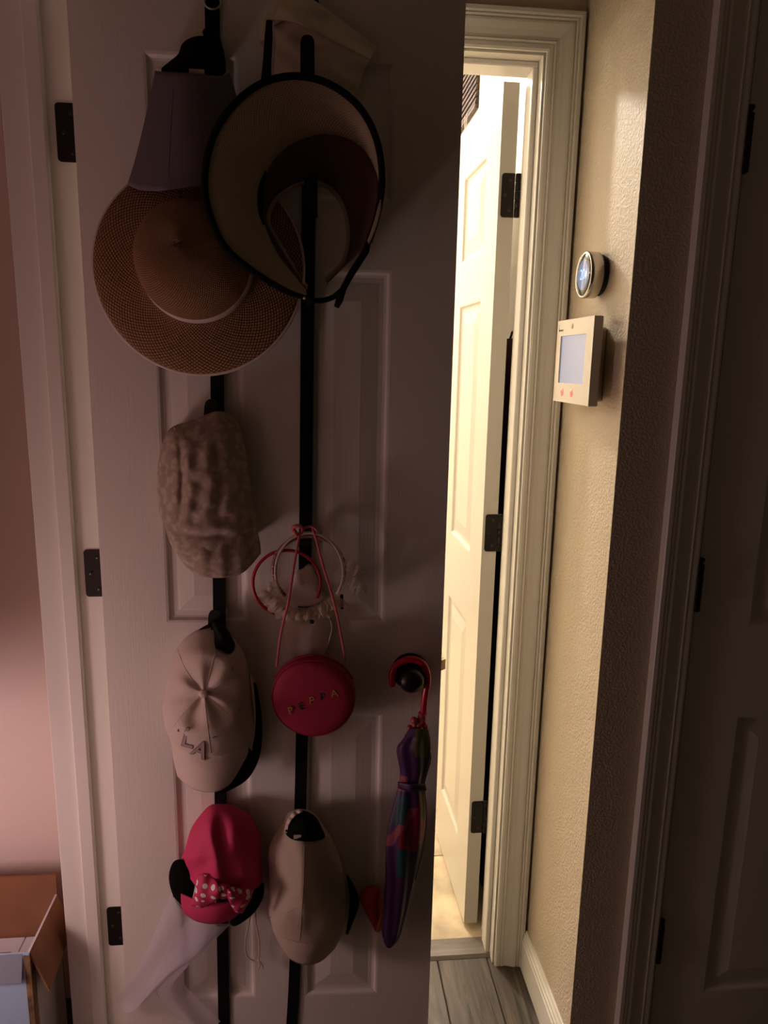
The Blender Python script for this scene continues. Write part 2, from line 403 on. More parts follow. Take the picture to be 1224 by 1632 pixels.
# ------------------------------------------------------------------ the setting: walls, floors, ceiling
CEIL = 2.75; XW = .526; YR = 1.215; YF = 1.525; YF2 = 1.640; XL = -.3775; XC = -.494; YJ = 1.3370
JR, JL = .446, -.330            # far doorway jamb faces
OH = 2.040                      # head height of openings
def wallbox(name, boxes, material, label=None):
    b = MB()
    for q in boxes: b.box(*q)
    o = b.build(name, material); struct(o); return o
wallbox('wall_hall_right', [((XW, YR, 0), (XW+.11, YF2, CEIL))], 'wall')
wallbox('wall_facing', [((XW+.11, YR, 0), (.690, YR+.11, CEIL)), ((.690, YR, 2.05), (1.52, YR+.11, CEIL)), ((1.52, YR, 0), (2.1, YR+.11, CEIL))], 'wall')
wallbox('wall_hall_end', [((XL-.1, YF, 0), (JL-.02, YF2, CEIL)), ((JR+.02, YF, 0), (XW, YF2, CEIL)), ((JL-.02, YF, OH+.02), (JR+.02, YF2, CEIL))], 'wall')
wallbox('wall_hall_left', [((XC, YJ+.02, 0), (XL, YF, CEIL)), ((XC, .69, OH+.02), (XL, YJ+.02, CEIL)), ((XC, .40, 0), (XL, .69, CEIL))], 'wall')
wallbox('wall_closet', [((-1.5, 1.50, 0), (XC, 1.525, CEIL)), ((-1.5, .45, 0), (-1.45, 1.50, CEIL)), ((-1.5, .40, 0), (XC, .45, CEIL))], 'closet')
wallbox('wall_far_right', [((.545, YF2, 0), (.60, 4.2, CEIL))], 'wallfar')
wallbox('wall_far_left', [((-1.3, YF2, 0), (-1.25, 4.2, CEIL))], 'wallfar')
wallbox('wall_far_back', [((-1.3, 4.2, 0), (.60, 4.25, CEIL))], 'wallfar')
wallbox('wall_far_front', [((-1.25, YF2, 0), (JL-.10, YF2+.004, CEIL))], 'wallfar')
wallbox('ceiling', [((-1.5, -1.2, CEIL), (2.1, 4.25, CEIL+.05))], 'ceil')
# plank floor: a dark base with each board on it
fl = struct(MB().box((-1.5, -1.2, -.03), (2.1, YF+.02, -.006)).build('floor_planks_base', 'slot'))
fl.name = 'floor'
pw = .125; k = 0
for i in range(-4, 6):
    x0 = .437-pw*.5+(i)*pw; brk = (.62, 1.13, .35, .9, .2)[i % 5]
    for (a, b_) in ((-.3, brk-.001), (brk+.001, YF+.018)):
        q = MB().box((-pw/2+.0012, -(b_-a)/2, -.006), (pw/2-.0012, (b_-a)/2, 0), bev=.0016)
        o = q.build('plank', 'plank', fl, loc=(x0, (a+b_)/2, 0)); k += 1
ff = struct(MB().box((-1.3, YF2-.03, -.03), (.60, 4.2, -.003)).build('floor_far', 'grout'))
tl = .33; tm = MB().box((-tl/2+.002, -tl/2+.002, -.004), (tl/2-.002, tl/2-.002, 0), bev=.0012)
for i in range(6):
    for j in range(8):
        cx, cy = .53-tl/2-i*tl, YF2-.035+tl/2+j*tl
        if cy+tl/2 > 4.2: continue
        if i == 0 and j == 0:
            t0 = tm.build('tile', 'tile', ff, loc=(cx, cy, 0)); continue
        o = bpy.data.objects.new('tile', t0.data); COL.objects.link(o); o.parent = ff; o.location = (cx, cy, 0)
th = MB().prism([(YF+.018, 0), (YF+.024, .007), (YF+.060, .010), (YF+.078, .007), (YF+.082, -.003), (YF+.018, -.003)], JL, JR, axis='x').build('trim_threshold', 'thresh'); struct(th)

# door jambs, stops and moulded casings
CAS = [(.000, .004), (.000, .0095), (.004, .0115), (.011, .0115), (.0135, .0095), (.0165, .0125), (.0195, .0110), (.024, .0105), (.034, .0125), (.046, .0165), (.050, .0165), (.0525, .0140), (.0555, .0175), (.0590, .0160), (.062, .0185), (.0690, .0185), (.0705, .016), (.0705, 0)]
def casing(name, x0, x1, ztop, y, sgn, material='trim', axis='x', zb=0.0, cut_left=None):
    """U-shaped moulding round an opening x0..x1, inner edge at ztop, on plane y, standing out in direction sgn"""
    vs = []; f = []; n = len(CAS)
    def P(a, z, t): return (a, y+sgn*t, z) if axis == 'x' else (y+sgn*t, a, z)
    for st in range(4):
        for (o, t) in CAS:
            if st == 0: vs.append(P(x0-o, zb, t))
            if st == 1: vs.append(P(x0-o, ztop+o, t))
            if st == 2: vs.append(P(x1+o, ztop+o, t))
            if st == 3: vs.append(P(x1+o, zb, t))
    for st in range(3):
        for i in range(n-1): f.append((st*n+i, st*n+i+1, (st+1)*n+i+1, (st+1)*n+i))
    f += [tuple(range(n)), tuple(3*n+i for i in range(n))]
    o = mesh_obj(name, vs, f, material, None, False); struct(o); return o
casing('trim_far_doorway', JL-.004, JR+.004, OH+.004, YF, -1)
# far doorway jamb with its stop
b = MB()
b.box((JR, YF, 0), (JR+.02, YF2, OH)).box((JL-.02, YF, 0), (JL, YF2, OH)).box((JL-.02, YF, OH), (JR+.02, YF2, OH+.02))
b.box((JR-.011, YF+.028, .0), (JR, YF+.068, OH-.011), bev=.002).box((JL, YF+.028, 0), (JL+.011, YF+.068, OH-.011), bev=.002).box((JL, YF+.028, OH-.011), (JR, YF+.068, OH), bev=.002)
struct(b.build('trim_far_jamb', 'trim'))
casing('trim_far_doorway_inside', JL-.004, JR+.004, OH+.004, YF2, 1)
# closet opening: jamb (the hinge side faces the camera), its stop and the hallway casing
CY0 = .71
b = MB()
b.box((XC, YJ, 0), (XL, YJ+.02, OH), bev=.0015).box((XC, CY0-.02, 0), (XL, CY0, OH)).box((XC, CY0, OH), (XL, YJ, OH+.02))
struct(b.build('trim_closet_jamb', 'trim'))
b = MB()
b.box((-.4505, YJ-.013, 0), (-.4235, YJ, OH-.011), bev=.0025).box((-.4505, CY0, 0), (-.4235, CY0+.011, OH-.011), bev=.0025).box((-.4505, CY0, OH-.011), (-.4235, YJ, OH), bev=.0025)
struct(b.build('trim_closet_stop', 'trim'))
casing('trim_closet_casing', CY0-.006, YJ+.012, OH+.006, XL, 1, axis='y')
# door in the facing wall
RX0 = .697; RX1 = RX0+.813
b = MB(); b.box((RX0-.022, YR+.002, 0), (RX0-.003, YR+.11, 2.05)).box((RX1+.003, YR+.002, 0), (RX1+.02, YR+.11, 2.05)).box((RX0-.022, YR+.002, 2.036), (RX1+.02, YR+.11, 2.05))
struct(b.build('trim_facing_jamb', 'trim'))
casing('trim_facing_casing', RX0-.007, RX1+.007, 2.042, YR, -1)
# baseboards
def baseboard(name, a0, a1, p, sgn, axis):
    pr = [(0, 0), (.0135, 0), (.0135, .074), (.0115, .077), (.0115, .085), (.009, .088), (.009, .094), (.0055, .099), (.004, .104), (0, .104)]
    vs = []; f = []; n = len(pr)
    for a in (a0, a1):
        for t, z in pr: vs.append((p+sgn*t, a, z) if axis == 'y' else (a, p+sgn*t, z))
    f = [(i, (i+1) % n, n+(i+1) % n, n+i) for i in range(n)]+[tuple(range(n)), tuple(range(n, 2*n))]
    struct(mesh_obj(name, vs, f, 'trim', None, False))
baseboard('baseboard_hall_right', YR-.013, YF-.019, XW, -1, 'y')
baseboard('baseboard_facing', XW, .618, YR, -1, 'x')
baseboard('baseboard_far_right', YF2+.02, 4.2, .545, -1, 'y')

# ------------------------------------------------------------------ six-panel doors (local: x along width from hinge, y into the door, z up)
def panel_profile(b, x0, x1, z0, z1, yf, sgn, yb):
    rings = [(0, 0), (.004, .001), (.008, .0055), (.012, .0068), (.020, .0068), (.024, .0060), (.047, .0022), (.050, .0016)]
    vs = []; f = []
    for o, d in rings:
        y = yf+sgn*d
        vs += [(x0+o, y, z0+o), (x1-o, y, z0+o), (x1-o, y, z1-o), (x0+o, y, z1-o)]
    for j in range(len(rings)-1):
        for i in range(4): f.append((j*4+i, j*4+(i+1)%4, (j+1)*4+(i+1)%4, (j+1)*4+i))
    f.append(tuple((len(rings)-1)*4+i for i in range(4))); b.add(vs, f)
def six_panel(name, wd, zlo, zhi, T, xs, zs, matx, matrix):
    """xs: two (x0,x1), zs: three (z0,z1). Slab with real openings, each panel a child."""
    gx = sorted({0, wd, *[a for p in xs for a in p]}); gz = sorted({zlo, zhi, *[a for p in zs for a in p]})
    b = MB()
    for y in (0, T):
        for i in range(len(gx)-1):
            for j in range(len(gz)-1):
                cx, cz = (gx[i]+gx[i+1])/2, (gz[j]+gz[j+1])/2
                if any(p[0] < cx < p[1] for p in xs) and any(p[0] < cz < p[1] for p in zs): continue
                b.add([(gx[i], y, gz[j]), (gx[i+1], y, gz[j]), (gx[i+1], y, gz[j+1]), (gx[i], y, gz[j+1])], [(0, 1, 2, 3) if y == 0 else (3, 2, 1, 0)])
    b.add([(0,0,zlo),(wd,0,zlo),(wd,T,zlo),(0,T,zlo),(0,0,zhi),(wd,0,zhi),(wd,T,zhi),(0,T,zhi)], [(0,3,2,1),(4,5,6,7),(1,2,6,5),(3,0,4,7)])
    o = b.build(name, matx); o.matrix_world = matrix; struct(o)
    for p in xs:
        for q in zs:
            pb = MB(); panel_profile(pb, p[0], p[1], q[0], q[1], 0, 1, T); panel_profile(pb, p[0], p[1], q[0], q[1], T, -1, T)
            cc = Vector(((p[0]+p[1])/2, T/2, (q[0]+q[1])/2))
            pb.build('panel', matx, o, org=cc, loc=cc)
    return o
ZP = [(.190, .810), (.990, 1.605), (1.710, 1.920)]
hat_door = six_panel('door_1', .610, .012, 2.033, .035, [(.111, .257), (.357, .503)], ZP, 'door', DMAT)
tag(hat_door, 'white six-panel door hung with hats and caps, standing open')
# far door: hinge edge faces the camera
FDA = math.radians(90+1.5)
fm = Matrix.Translation((.3995, 1.645, 0)) @ Matrix.Rotation(FDA, 4, 'Z') @ Matrix.Scale(-1, 4, (0, 1, 0))
far_door = six_panel('door_2', .762, .012, 2.033, .035, [(.115, .336), (.426, .647)], ZP, 'fdoor', Matrix.Translation((.3995, 1.645, 0)) @ Matrix.Rotation(math.radians(91.5), 4, 'Z') @ Matrix.Translation((0, -.035, 0)))
tag(far_door, 'glossy white six-panel door standing open in the bright room beyond')
right_door = six_panel('door_3', .806, .012, 2.033, .035, [(.109, .35), (.456, .697)], ZP, 'door', Matrix.Translation((RX0+.001, YR+.002, 0)))
tag(right_door, 'closed white six-panel door in the unlit wall')

# hinges
def hinge(parent, leaf_verts, knuckle, hz, name='hinge', finial=False):
    """leaf_verts: function (mb, z0, z1); knuckle: (x, y) or None, in parent's local space"""
    b = MB(); leaf_verts(b, hz-.0445, hz+.0445); h = b.build(name, 'bronze', parent)
    if knuckle:
        k_ = MB()
        for i in range(5):
            za = hz-.0445+i*.0178; k_.disc_stack((knuckle[0], knuckle[1], za+.0004), (0, 0, 1), [(0, .0056), (.0005, .0062), (.0165, .0062), (.017, .0056)], 14)
        if finial: k_.disc_stack((knuckle[0], knuckle[1], hz+.0445), (0, 0, 1), [(0, .003), (.004, .003), (.005, .0055), (.008, .0058), (.010, .003)], 14)
        k_.build('knuckle', 'bronze', h, True)
    return h
def leaf_poly(w_, z0, z1, r=.006):
    """rounded at x = w_ side"""
    p = [(0, z0)]
    for cx, cz, a0 in ((w_-r, z0+r, -90), (w_-r, z1-r, 0)):
        for i in range(6): a = math.radians(a0+i*18); p.append((cx+r*math.cos(a), cz+r*math.sin(a)))
    return p+[(0, z1)]
HZ = [1.811, 1.068, .324]
for hz in HZ:
    # closet door: the leaf lies on the jamb
    def lv(b, z0, z1):
        poly = [(XL-x, z) for x, z in leaf_poly(.0335, z0, z1)]
        b.prism(poly, YJ-.0022, YJ+.001, 'y')
    b = MB(); lv(b, hz-.0445, hz+.0445); h = b.build('jamb_hinge', 'bronze', None); struct(h)
    h.name = 'trim_hinge'
    kb = MB()
    for i in range(5): kb.disc_stack((XL+.007, YJ-.0015, hz-.0441+i*.0178), (0, 0, 1), [(0, .005), (.0005, .0055), (.0165, .0055), (.017, .005)], 14)
    kb.build('knuckle', 'bronze', h, True)
    for dx, dz in ((.011, .030), (.024, 0), (.011, -.030)):
        MB().disc_stack((XL-dx+.002, YJ-.0022, hz+dz), (0, -1, 0), [(0, .0042), (.0006, .0038), (.0008, .001)], 16).build('screw', 'screw', h, True)
    # far door: leaf on the door edge (local x = 0 face)
    def lv2(b, z0, z1):
        vs = leaf_poly(.0265, z0, z1); b.prism([(.0265+.0005-x+ -.0, z) for x, z in vs], -.0022, .0012, 'x')
    b = MB(); z0, z1 = hz-.0445, hz+.0445
    poly = leaf_poly(.0285, z0, z1)
    b.prism([(.0005+x, z) for x, z in poly], -.0022, .0012, 'x')
    h2 = b.build('hinge', 'bronze', far_door)
    kb = MB()
    for i in range(5): kb.disc_stack((-.0015, -.0065, z0+.0004+i*.0178), (0, 0, 1), [(0, .0056), (.0005, .0062), (.0165, .0062), (.017, .0056)], 14)
    kb.build('knuckle', 'bronze', h2, True)
    for dy, dz in ((.011, .030), (.021, 0), (.011, -.030)):
        MB().disc_stack((-.0022, dy, hz+dz), (-1, 0, 0), [(0, .0038), (.0006, .0034), (.0008, .001)], 14).build('screw', 'screw', h2, True)
    # facing door: knuckle and edges of the leaves
    b = MB(); b.box((-.012, -.0035, z0), (.004, .0005, z1))
    h3 = b.build('hinge', 'bronze', right_door)
    kb = MB()
    for i in range(5): kb.disc_stack((-.003, -.0085, z0+.0004+i*.0178), (0, 0, 1), [(0, .0062), (.0005, .0068), (.0165, .0068), (.017, .0062)], 14)
    kb.disc_stack((-.003, -.0085, z1-.0005), (0, 0, 1), [(0, .003), (.003, .003), (.004, .005), (.008, .0065), (.0105, .0065), (.012, .004)], 14)
    kb.build('knuckle', 'bronze', h3, True)
# knob and latch of the closet door
kc = (.551, -.0005, .897)
rose = MB().disc_stack(kc, (0, -1, 0), [(0, .034), (.004, .034), (.007, .0315), (.009, .0305), (.010, .028), (.013, .020)], 40).build('knob_rose', 'knob', hat_door, True)
MB().disc_stack(kc, (0, -1, 0), [(.012, .011), (.026, .011), (.030, .014), (.034, .0195), (.042, .0225), (.050, .0220), (.056, .0175), (.060, .009), (.061, 0)], 40).build('knob', 'knob', hat_door, True)
MB().disc_stack((.551, .0355, .897), (0, 1, 0), [(0, .034), (.004, .034), (.009, .0305), (.012, .012), (.030, .012), (.036, .024), (.044, .0275), (.056, .021), (.061, 0)], 32).build('knob', 'knob', hat_door, True)
MB().prism([(.0095, 0), (.0255, 0), (.0255, .009), (.018, .011)], .891, .911, 'z').build('latch_bolt', 'latch', hat_door).matrix_local = Matrix(((0, 1, 0, .6095), (1, 0, 0, 0), (0, 0, 1, 0), (0, 0, 0, 1)))
MB().box((.6095, .005, .874), (.6108, .030, .931)).build('latch_plate', 'bronze', hat_door)
# ------------------------------------------------------------------ hat-rack straps on the door
def strap(label, pts, hooks, org):
    h = Hung('hat_rack_strap', label, 'strap', org, 'webbing hat racks hung over the door')
    c = crom([(x, y, .0035) for x, y in pts], 60)
    top = dp(c[0].x, c[0].y, .0035); L = [dp(p.x, p.y, .0035) for p in c]
    if L[0].z < 2.033: L = [Vector((L[0].x, L[0].y, 2.035))]+L
    L.append(Vector((L[-1].x-.001, -.0035, .09)))
    vs = []; f = []
    for i, p in enumerate(L):
        for (dx, dy) in ((-.0112, -.0008), (.0112, -.0008), (.0112, .0010), (-.0112, .0010)): vs.append((p.x+dx, p.y+dy, p.z))
    for i in range(len(L)-1):
        for k in range(4): f.append((i*4+k, i*4+(k+1)%4, i*4+4+(k+1)%4, i*4+4+k))
    f += [(3, 2, 1, 0), tuple(4*(len(L)-1)+k for k in range(4))]
    h.raw('webbing', vs, f, 'black', False)
    # metal clip over the door top
    x = L[0].x
    h.mb('over_door_hook', MB().box((x-.012, -.004, 2.0345), (x+.012, .038, 2.036)).box((x-.012, .0365, 1.99), (x+.012, .038, 2.0345)).box((x-.012, -.004, 2.00), (x+.012, -.0022, 2.036)), 'ring', False)
    for (u, v, du, ln, wd) in hooks:
        # flat hook: a tongue that rises in front of the strap, rounded at the tip
        p = dp(u, v, wd); tip = p.z; w2 = .0105
        prof = [(-.005, tip-ln), (-wd*.6, tip-ln-.006), (-wd, tip-ln+.004), (-wd, tip-.012), (-wd, tip-.007), (-wd, tip-.003), (-wd, tip-.0008), (-wd, tip)]
        b = MB(); rows = []
        for k, (y, z) in enumerate(prof):
            hw = w2*(1, 1, 1, 1, .93, .75, .48, .2)[k]
            x = p.x+du*(z-tip)
            rows.append([(x-hw, y-.0015, z), (x+hw, y-.0015, z), (x+hw, y+.0015, z), (x-hw, y+.0015, z)])
        vv = [q for r in rows for q in r]; ff = []
        for i in range(len(rows)-1):
            for k in range(4): ff.append((i*4+k, i*4+(k+1)%4, i*4+4+(k+1)%4, i*4+4+k))
        ff += [(3, 2, 1, 0), tuple(4*(len(rows)-1)+k for k in range(4))]
        b.add(vv, ff); h.mb('hook', b, 'blackp', False)
    return h
hl = strap('black webbing hat rack strap with a steel ring, behind the lavender visor',
      [(338, 0), (342, 300), (346, 600), (349.5, 960), (351.5, 1270), (357, 1632)],
      [(339, 60, 0, .035, .030), (337, 636, .10, .040, .022), (342, 972, .06, .045, .024), (352, 1290, 0, .03, .02)], (.205, -.0035, .09))
r = dp(339, 4, .006); rg = []
hl.mb('strap_ring', MB().tube([(r.x+.0125*math.cos(a*PI/12), -.0065, r.z+.0095*math.sin(a*PI/12)) for a in range(24)], .0016, 8, closed=True), 'ring')
hl.mb('ring_tab', MB().box((r.x-.0095, -.007, r.z-.03), (r.x+.0095, -.0045, r.z-.008)), 'black', False)
strap('black webbing hat rack behind the wide straw visor and the round crimson purse',
      [(496, 0), (492.5, 280), (489.5, 560), (487, 840), (481, 1180), (478, 1300), (470, 1540), (465, 1632)],
      [(490, 56, 0, .07, .060), (495, 281, 0, .05, .045), (487, 846, 0, .03, .016), (478, 1296, 0, .03, .02)], (.335, -.0035, .09))

# ------------------------------------------------------------------ cream cloth pouch at the top
h = Hung('cloth_pouch', 'crumpled cream cloth pouch behind the straw visor at the top of the door', 'pouch', dp(500, 120, .012))
def crumple(x, y, a, b_):
    return .006*math.sin((x*.9+y*1.3)*.045)+.004*math.sin((x-1.6*y)*.09+1)+.003*math.sin(y*.16)
h.loft('pouch_front', [[(436, 40, .014), (470, 28, .030), (520, 45, .030), (560, 70, .022), (594, 84, .012)],
   [(440, 75, .020), (465, 52, .034), (490, 44, .036), (540, 70, .030), (588, 98, .016)],
   [(436, 112, .018), (462, 100, .026), (495, 90, .030), (540, 100, .026), (580, 112, .016)],
   [(430, 160, .012), (460, 165, .020), (500, 165, .020), (540, 165, .018), (568, 150, .012)]], 'cream', 40, 7, thick=.002, extra=crumple)
h.loft('pouch_flap', [[(447, -4, .012), (475, -8, .016), (497, -2, .016), (550, 36, .014), (600, 74, .012)],
   [(440, 18, .026), (470, 14, .034), (510, 30, .034), (550, 58, .030), (597, 82, .016)],
   [(434, 30, .032), (462, 34, .040), (492, 43, .042), (535, 66, .036), (590, 94, .020)]], 'cream', 40, 7, thick=.002, extra=crumple)
h.loft('pouch_corner', [[(443, 20, .018), (425, 26, .020), (417, 45, .018), (413, 70, .014)],
   [(446, 30, .026), (434, 36, .028), (428, 55, .024), (424, 80, .016)]], 'cream', 24, 5, thick=.002, extra=crumple)

# ------------------------------------------------------------------ lavender visor
h = Hung('sun_visor', 'lavender-grey sun visor with a stiff flared brim hanging over the brown sun hat', 'visor', dp(300, 300, .10))
def visor_w(x, y, a, b_): return -.085*(2*a-1)**2*(.55+.45*b_)
h.loft('brim', [[(247, 113, .075), (280, 115, .075), (320, 118, .075), (348, 121, .075), (366, 116, .075)],
   [(232, 185, .098), (275, 190, .098), (322, 194, .098), (360, 194, .098), (388, 188, .098)],
   [(215, 255, .116), (265, 262, .116), (318, 264, .116), (372, 260, .116), (408, 250, .116)],
   [(203, 294, .122), (222, 302, .122), (260, 303, .122), (310, 296, .122), (365, 292, .122), (412, 286, .122)]], 'lav', 44, 8, thick=.003, extra=visor_w)
h.loft('seam', [[(276, 140, .0985), (272, 200, .1075), (268, 285, .124)], [(277.5, 140, .0985), (273.5, 200, .1075), (269.5, 285, .124)]], 'lav', 20, 1, thick=.001)
h.pillow('head_band', [(257, 113), (270, 98), (284, 86), (290, 70), (304, 60), (322, 57), (346, 60), (356, 78), (360, 108), (357, 119), (340, 121), (300, 118)], (318, 95), .035, .022, 'blackf', 48, 8, back=.01)
h.mb('buckle_tab', MB().box(dp(301, 117, .070), dp(326, 112, .066), bev=.0008), 'bind')
h.mb('band_loop', MB().tube([dp(*p) for p in ((330, 66, .04), (326, 50, .036), (332, 42, .033), (342, 46, .033), (350, 64, .038), (356, 90, .045))], .0035, 8, flat=.4), 'black')

# ------------------------------------------------------------------ brown straw sun hat
c0 = dp(316, 426, .047); h = Hung('straw_sun_hat', 'brown straw sun hat with a pale ribbon and pale bound brim', 'hat', c0)
AX = Vector((-.02, -1, .11)).normalized(); AA = Vector((1, 0, 0)); AA = (AA-AX*AA.dot(AX)).normalized(); BB = AX.cross(AA)
def revolve(prof, n=120, wav=None, sx=1.0, sy=1.0):
    vs = []; uv = []; f = []; L = 0; pr = None
    for j, (r_, hh) in enumerate(prof):
        if pr: L += math.hypot(r_-pr[0], hh-pr[1])
        pr = (r_, hh)
        for i in range(n+1):
            t_ = 2*PI*i/n; dz = wav(r_, t_) if wav else 0
            vs.append(c0+AX*(hh+dz)+Vector((-.06, 0, .10))*max(0, hh-.008)+(AA*math.cos(t_)*sx+BB*math.sin(t_)*sy)*r_*.965); uv.append((i/n*6.0, L*14))
    for j in range(len(prof)-1):
        for i in range(n): f.append((j*(n+1)+i, j*(n+1)+i+1, (j+1)*(n+1)+i+1, (j+1)*(n+1)+i))
    return vs, f, uv
def hatwav(r_, t_): return .010*max(0, (r_-.09)/.085)*math.cos(2*t_+.6) if r_ > .09 else (-.004*math.exp(-((r_-.03)/.03)**2)*(.5+.5*math.cos(2*t_)))
crown = [(.0005, .102), (.010, .1016), (.022, .1005), (.036, .098), (.050, .0935), (.063, .086), (.073, .076), (.080, .062), (.084, .048), (.087, .034), (.088, .022), (.0895, .010)]
brim = [(.0895, .010), (.093, .0065), (.100, .0045), (.112, .0025), (.125, .0005), (.140, -.002), (.155, -.0055), (.164, -.009), (.169, -.012)]
vs, f, uv = revolve(crown, wav=hatwav); h.raw('crown', vs, f, 'straw', True, uv, thick=.0025)
vs, f, uv = revolve(brim, wav=hatwav); uv = [(a, b_+2.9) for a, b_ in uv]; h.raw('brim', vs, f, 'straw', True, uv, thick=.0025)
vs, f, uv = revolve([(.0870, .032), (.0885, .031), (.0915, .012), (.0905, .011)], wav=None); h.raw('ribbon', vs, f, 'bind', True, thick=.001)
E_ = []
for i in range(120):
    t_ = 2*PI*i/120; E_.append(c0+AX*(-.0125+hatwav(.169, t_))+(AA*math.cos(t_)+BB*math.sin(t_))*.1705*.965)
h.mb('brim_binding', MB().tube(E_, .0034, 8, closed=True), 'bind')

# ------------------------------------------------------------------ wide straw visor with black binding
h = Hung('straw_visor', 'wide pale straw visor with black binding and black ties, its brown lining showing', 'visor', dp(480, 420, .04))
NO = [(490, 474, .060), (452, 462, .090), (400, 430, .125), (358, 392, .138), (333, 338, .142), (326, 285, .140), (337, 225, .132), (368, 172, .115), (415, 134, .095), (470, 121, .092), (525, 134, .098), (572, 170, .105), (600, 222, .110), (609, 285, .105), (602, 340, .090), (588, 385, .070)]
NI = [(488, 462, .056), (470, 440, .068), (445, 408, .076), (428, 375, .080), (417, 340, .082), (418, 300, .080), (432, 262, .074), (458, 234, .066), (492, 218, .053), (525, 214, .052), (560, 224, .056), (585, 246, .062), (601, 280, .070), (606, 318, .072), (600, 355, .068), (586, 388, .062)]
NB = [(490, 462, .048), (474, 438, .052), (455, 408, .056), (438, 380, .056), (424, 352, .056), (430, 326, .054), (448, 306, .050), (472, 292, .040), (498, 287, .026), (522, 294, .010), (541, 312, .010), (553, 338, .010), (558, 368, .010), (556, 398, .012), (546, 424, .016), (520, 450, .026)]
h.loft('brim', [NO, NI], 'straw2', 90, 10, thick=.0025, uvscale=(5, 1.2), extra=lambda x, y, a, b_: .012*math.sin(PI*b_))
h.loft('inner_band', [NI, NB], 'lining', 90, 8, thick=.002, extra=lambda x, y, a, b_: .0)
h.loft('sweatband_edge', [[(x, y, ww+.001) for x, y, ww in NB], [((x*.90+495*.10), (y*.92+370*.08), ww-.002) for x, y, ww in NB]], 'sweat', 90, 2, thick=.001)
h.mb('binding', MB().tube([dp(p.x, p.y, p.z) for p in crom(NO, 120)], .0052, 8), 'black')
h.mb('inner_binding', MB().tube([dp(p.x, p.y, p.z+.001) for p in crom([(424, 272, .078), (416, 300, .082), (415, 335, .084), (420, 358, .083)], 24)], [.001+.004*math.sin(PI*i/23) for i in range(24)], 8), 'black')
h.mb('tie', MB().tube([dp(*p) for p in ((588, 384, .070), (583, 400, .066), (560, 436, .060), (548, 458, .058), (541, 478, .056), (536, 490, .055))], [.004, .0055, .0055, .005, .006, .004], 8, flat=.35), 'black')
h.mb('tie', MB().tube([dp(*p) for p in crom([(545, 462, .060), (530, 474, .058), (512, 479, .058), (498, 478, .062), (488, 472, .064), (465, 462, .070)], 24)], .0042, 8, flat=.4), 'black')
h.mb('tie_end', MB().tube([dp(*p) for p in ((492, 466, .066), (494, 476, .067), (496, 486, .064))], .006, 8, flat=.5), 'black')
h.mb('rivet', MB().disc_stack(dp(485, 475, .072), (0, -1, 0), [(0, .0024), (.0012, .0020), (.0016, 0)], 12), 'ring')
h.mb('hanging_tab', MB().tube([dp(*p) for p in ((429, 32, .050), (428, 60, .060), (426, 95, .080), (424, 128, .094))], [.0045, .006, .0062, .0075], 8, flat=.2), 'black')

# ------------------------------------------------------------------ floral cap
def gauss(x, c, s): return math.exp(-((x-c)/s)**2)
def sst(x): x = max(0, min(1, x)); return x*x*(3-2*x)
h = Hung('floral_cap', 'pale floral-print soft cap with a creased crown, hanging below the brown sun hat', 'cap', dp(335, 920, .03), 'caps hung on the door')
def fl_w(x, y, r, a):
    e = (1-r**3)
    x1 = 287+6*math.sin((y-690)*.02); x2 = 330+10*math.sin((y-700)*.018)
    wv = -.020*gauss(x, x1-3, 5)*gauss(y, 770, 95)+.010*gauss(x, x1+8, 9)*gauss(y, 770, 95)-.014*gauss(x, x2+12, 9)*gauss(y, 755, 80)+.008*gauss(x, x2-6, 12)*gauss(y, 760, 90)
    wv += -.020*gauss(y, 853+.04*(x-320), 6)*gauss(x, 320, 55)+.012*gauss(y, 843, 8)*gauss(x, 335, 40)
    wv += .003*math.sin(x*.21+y*.08)+.002*math.sin(y*.19-x*.11)
    return wv*e*.5
h.pillow('crown', [(277, 679), (300, 672), (325, 662), (347, 655), (368, 661), (382, 678), (391, 715), (397, 755), (403, 800), (410, 832), (405, 862), (360, 880), (320, 886), (288, 880), (270, 852), (256, 822), (251, 785), (252, 740), (262, 697)], (325, 775), lambda x, y: .030+.045*sst((y-800)/70)*max(0, 1-((x-332)/95)**2), .080, 'floral', 110, 34, p=2.6, extra=fl_w)
h.loft('bill', [[(262, 835, .040), (290, 858, .062), (330, 864, .072), (375, 858, .066), (408, 838, .048)],
   [(268, 858, .038), (296, 885, .066), (335, 893, .080), (380, 886, .070), (414, 862, .046)],
   [(276, 875, .030), (304, 910, .055), (340, 921, .070), (385, 914, .058), (416, 882, .038)]], 'floral', 40, 8, thick=.003, extra=lambda x, y, a, b_: .002*math.sin(x*.2))
h.loft('back_opening', [[(277, 682, .036), (288, 700, .040), (292, 706, .042), (297, 690, .040)], [(279, 680, .030), (290, 696, .030), (293, 700, .030), (299, 686, .030)]], 'capwhite', 16, 3, thick=.0015)

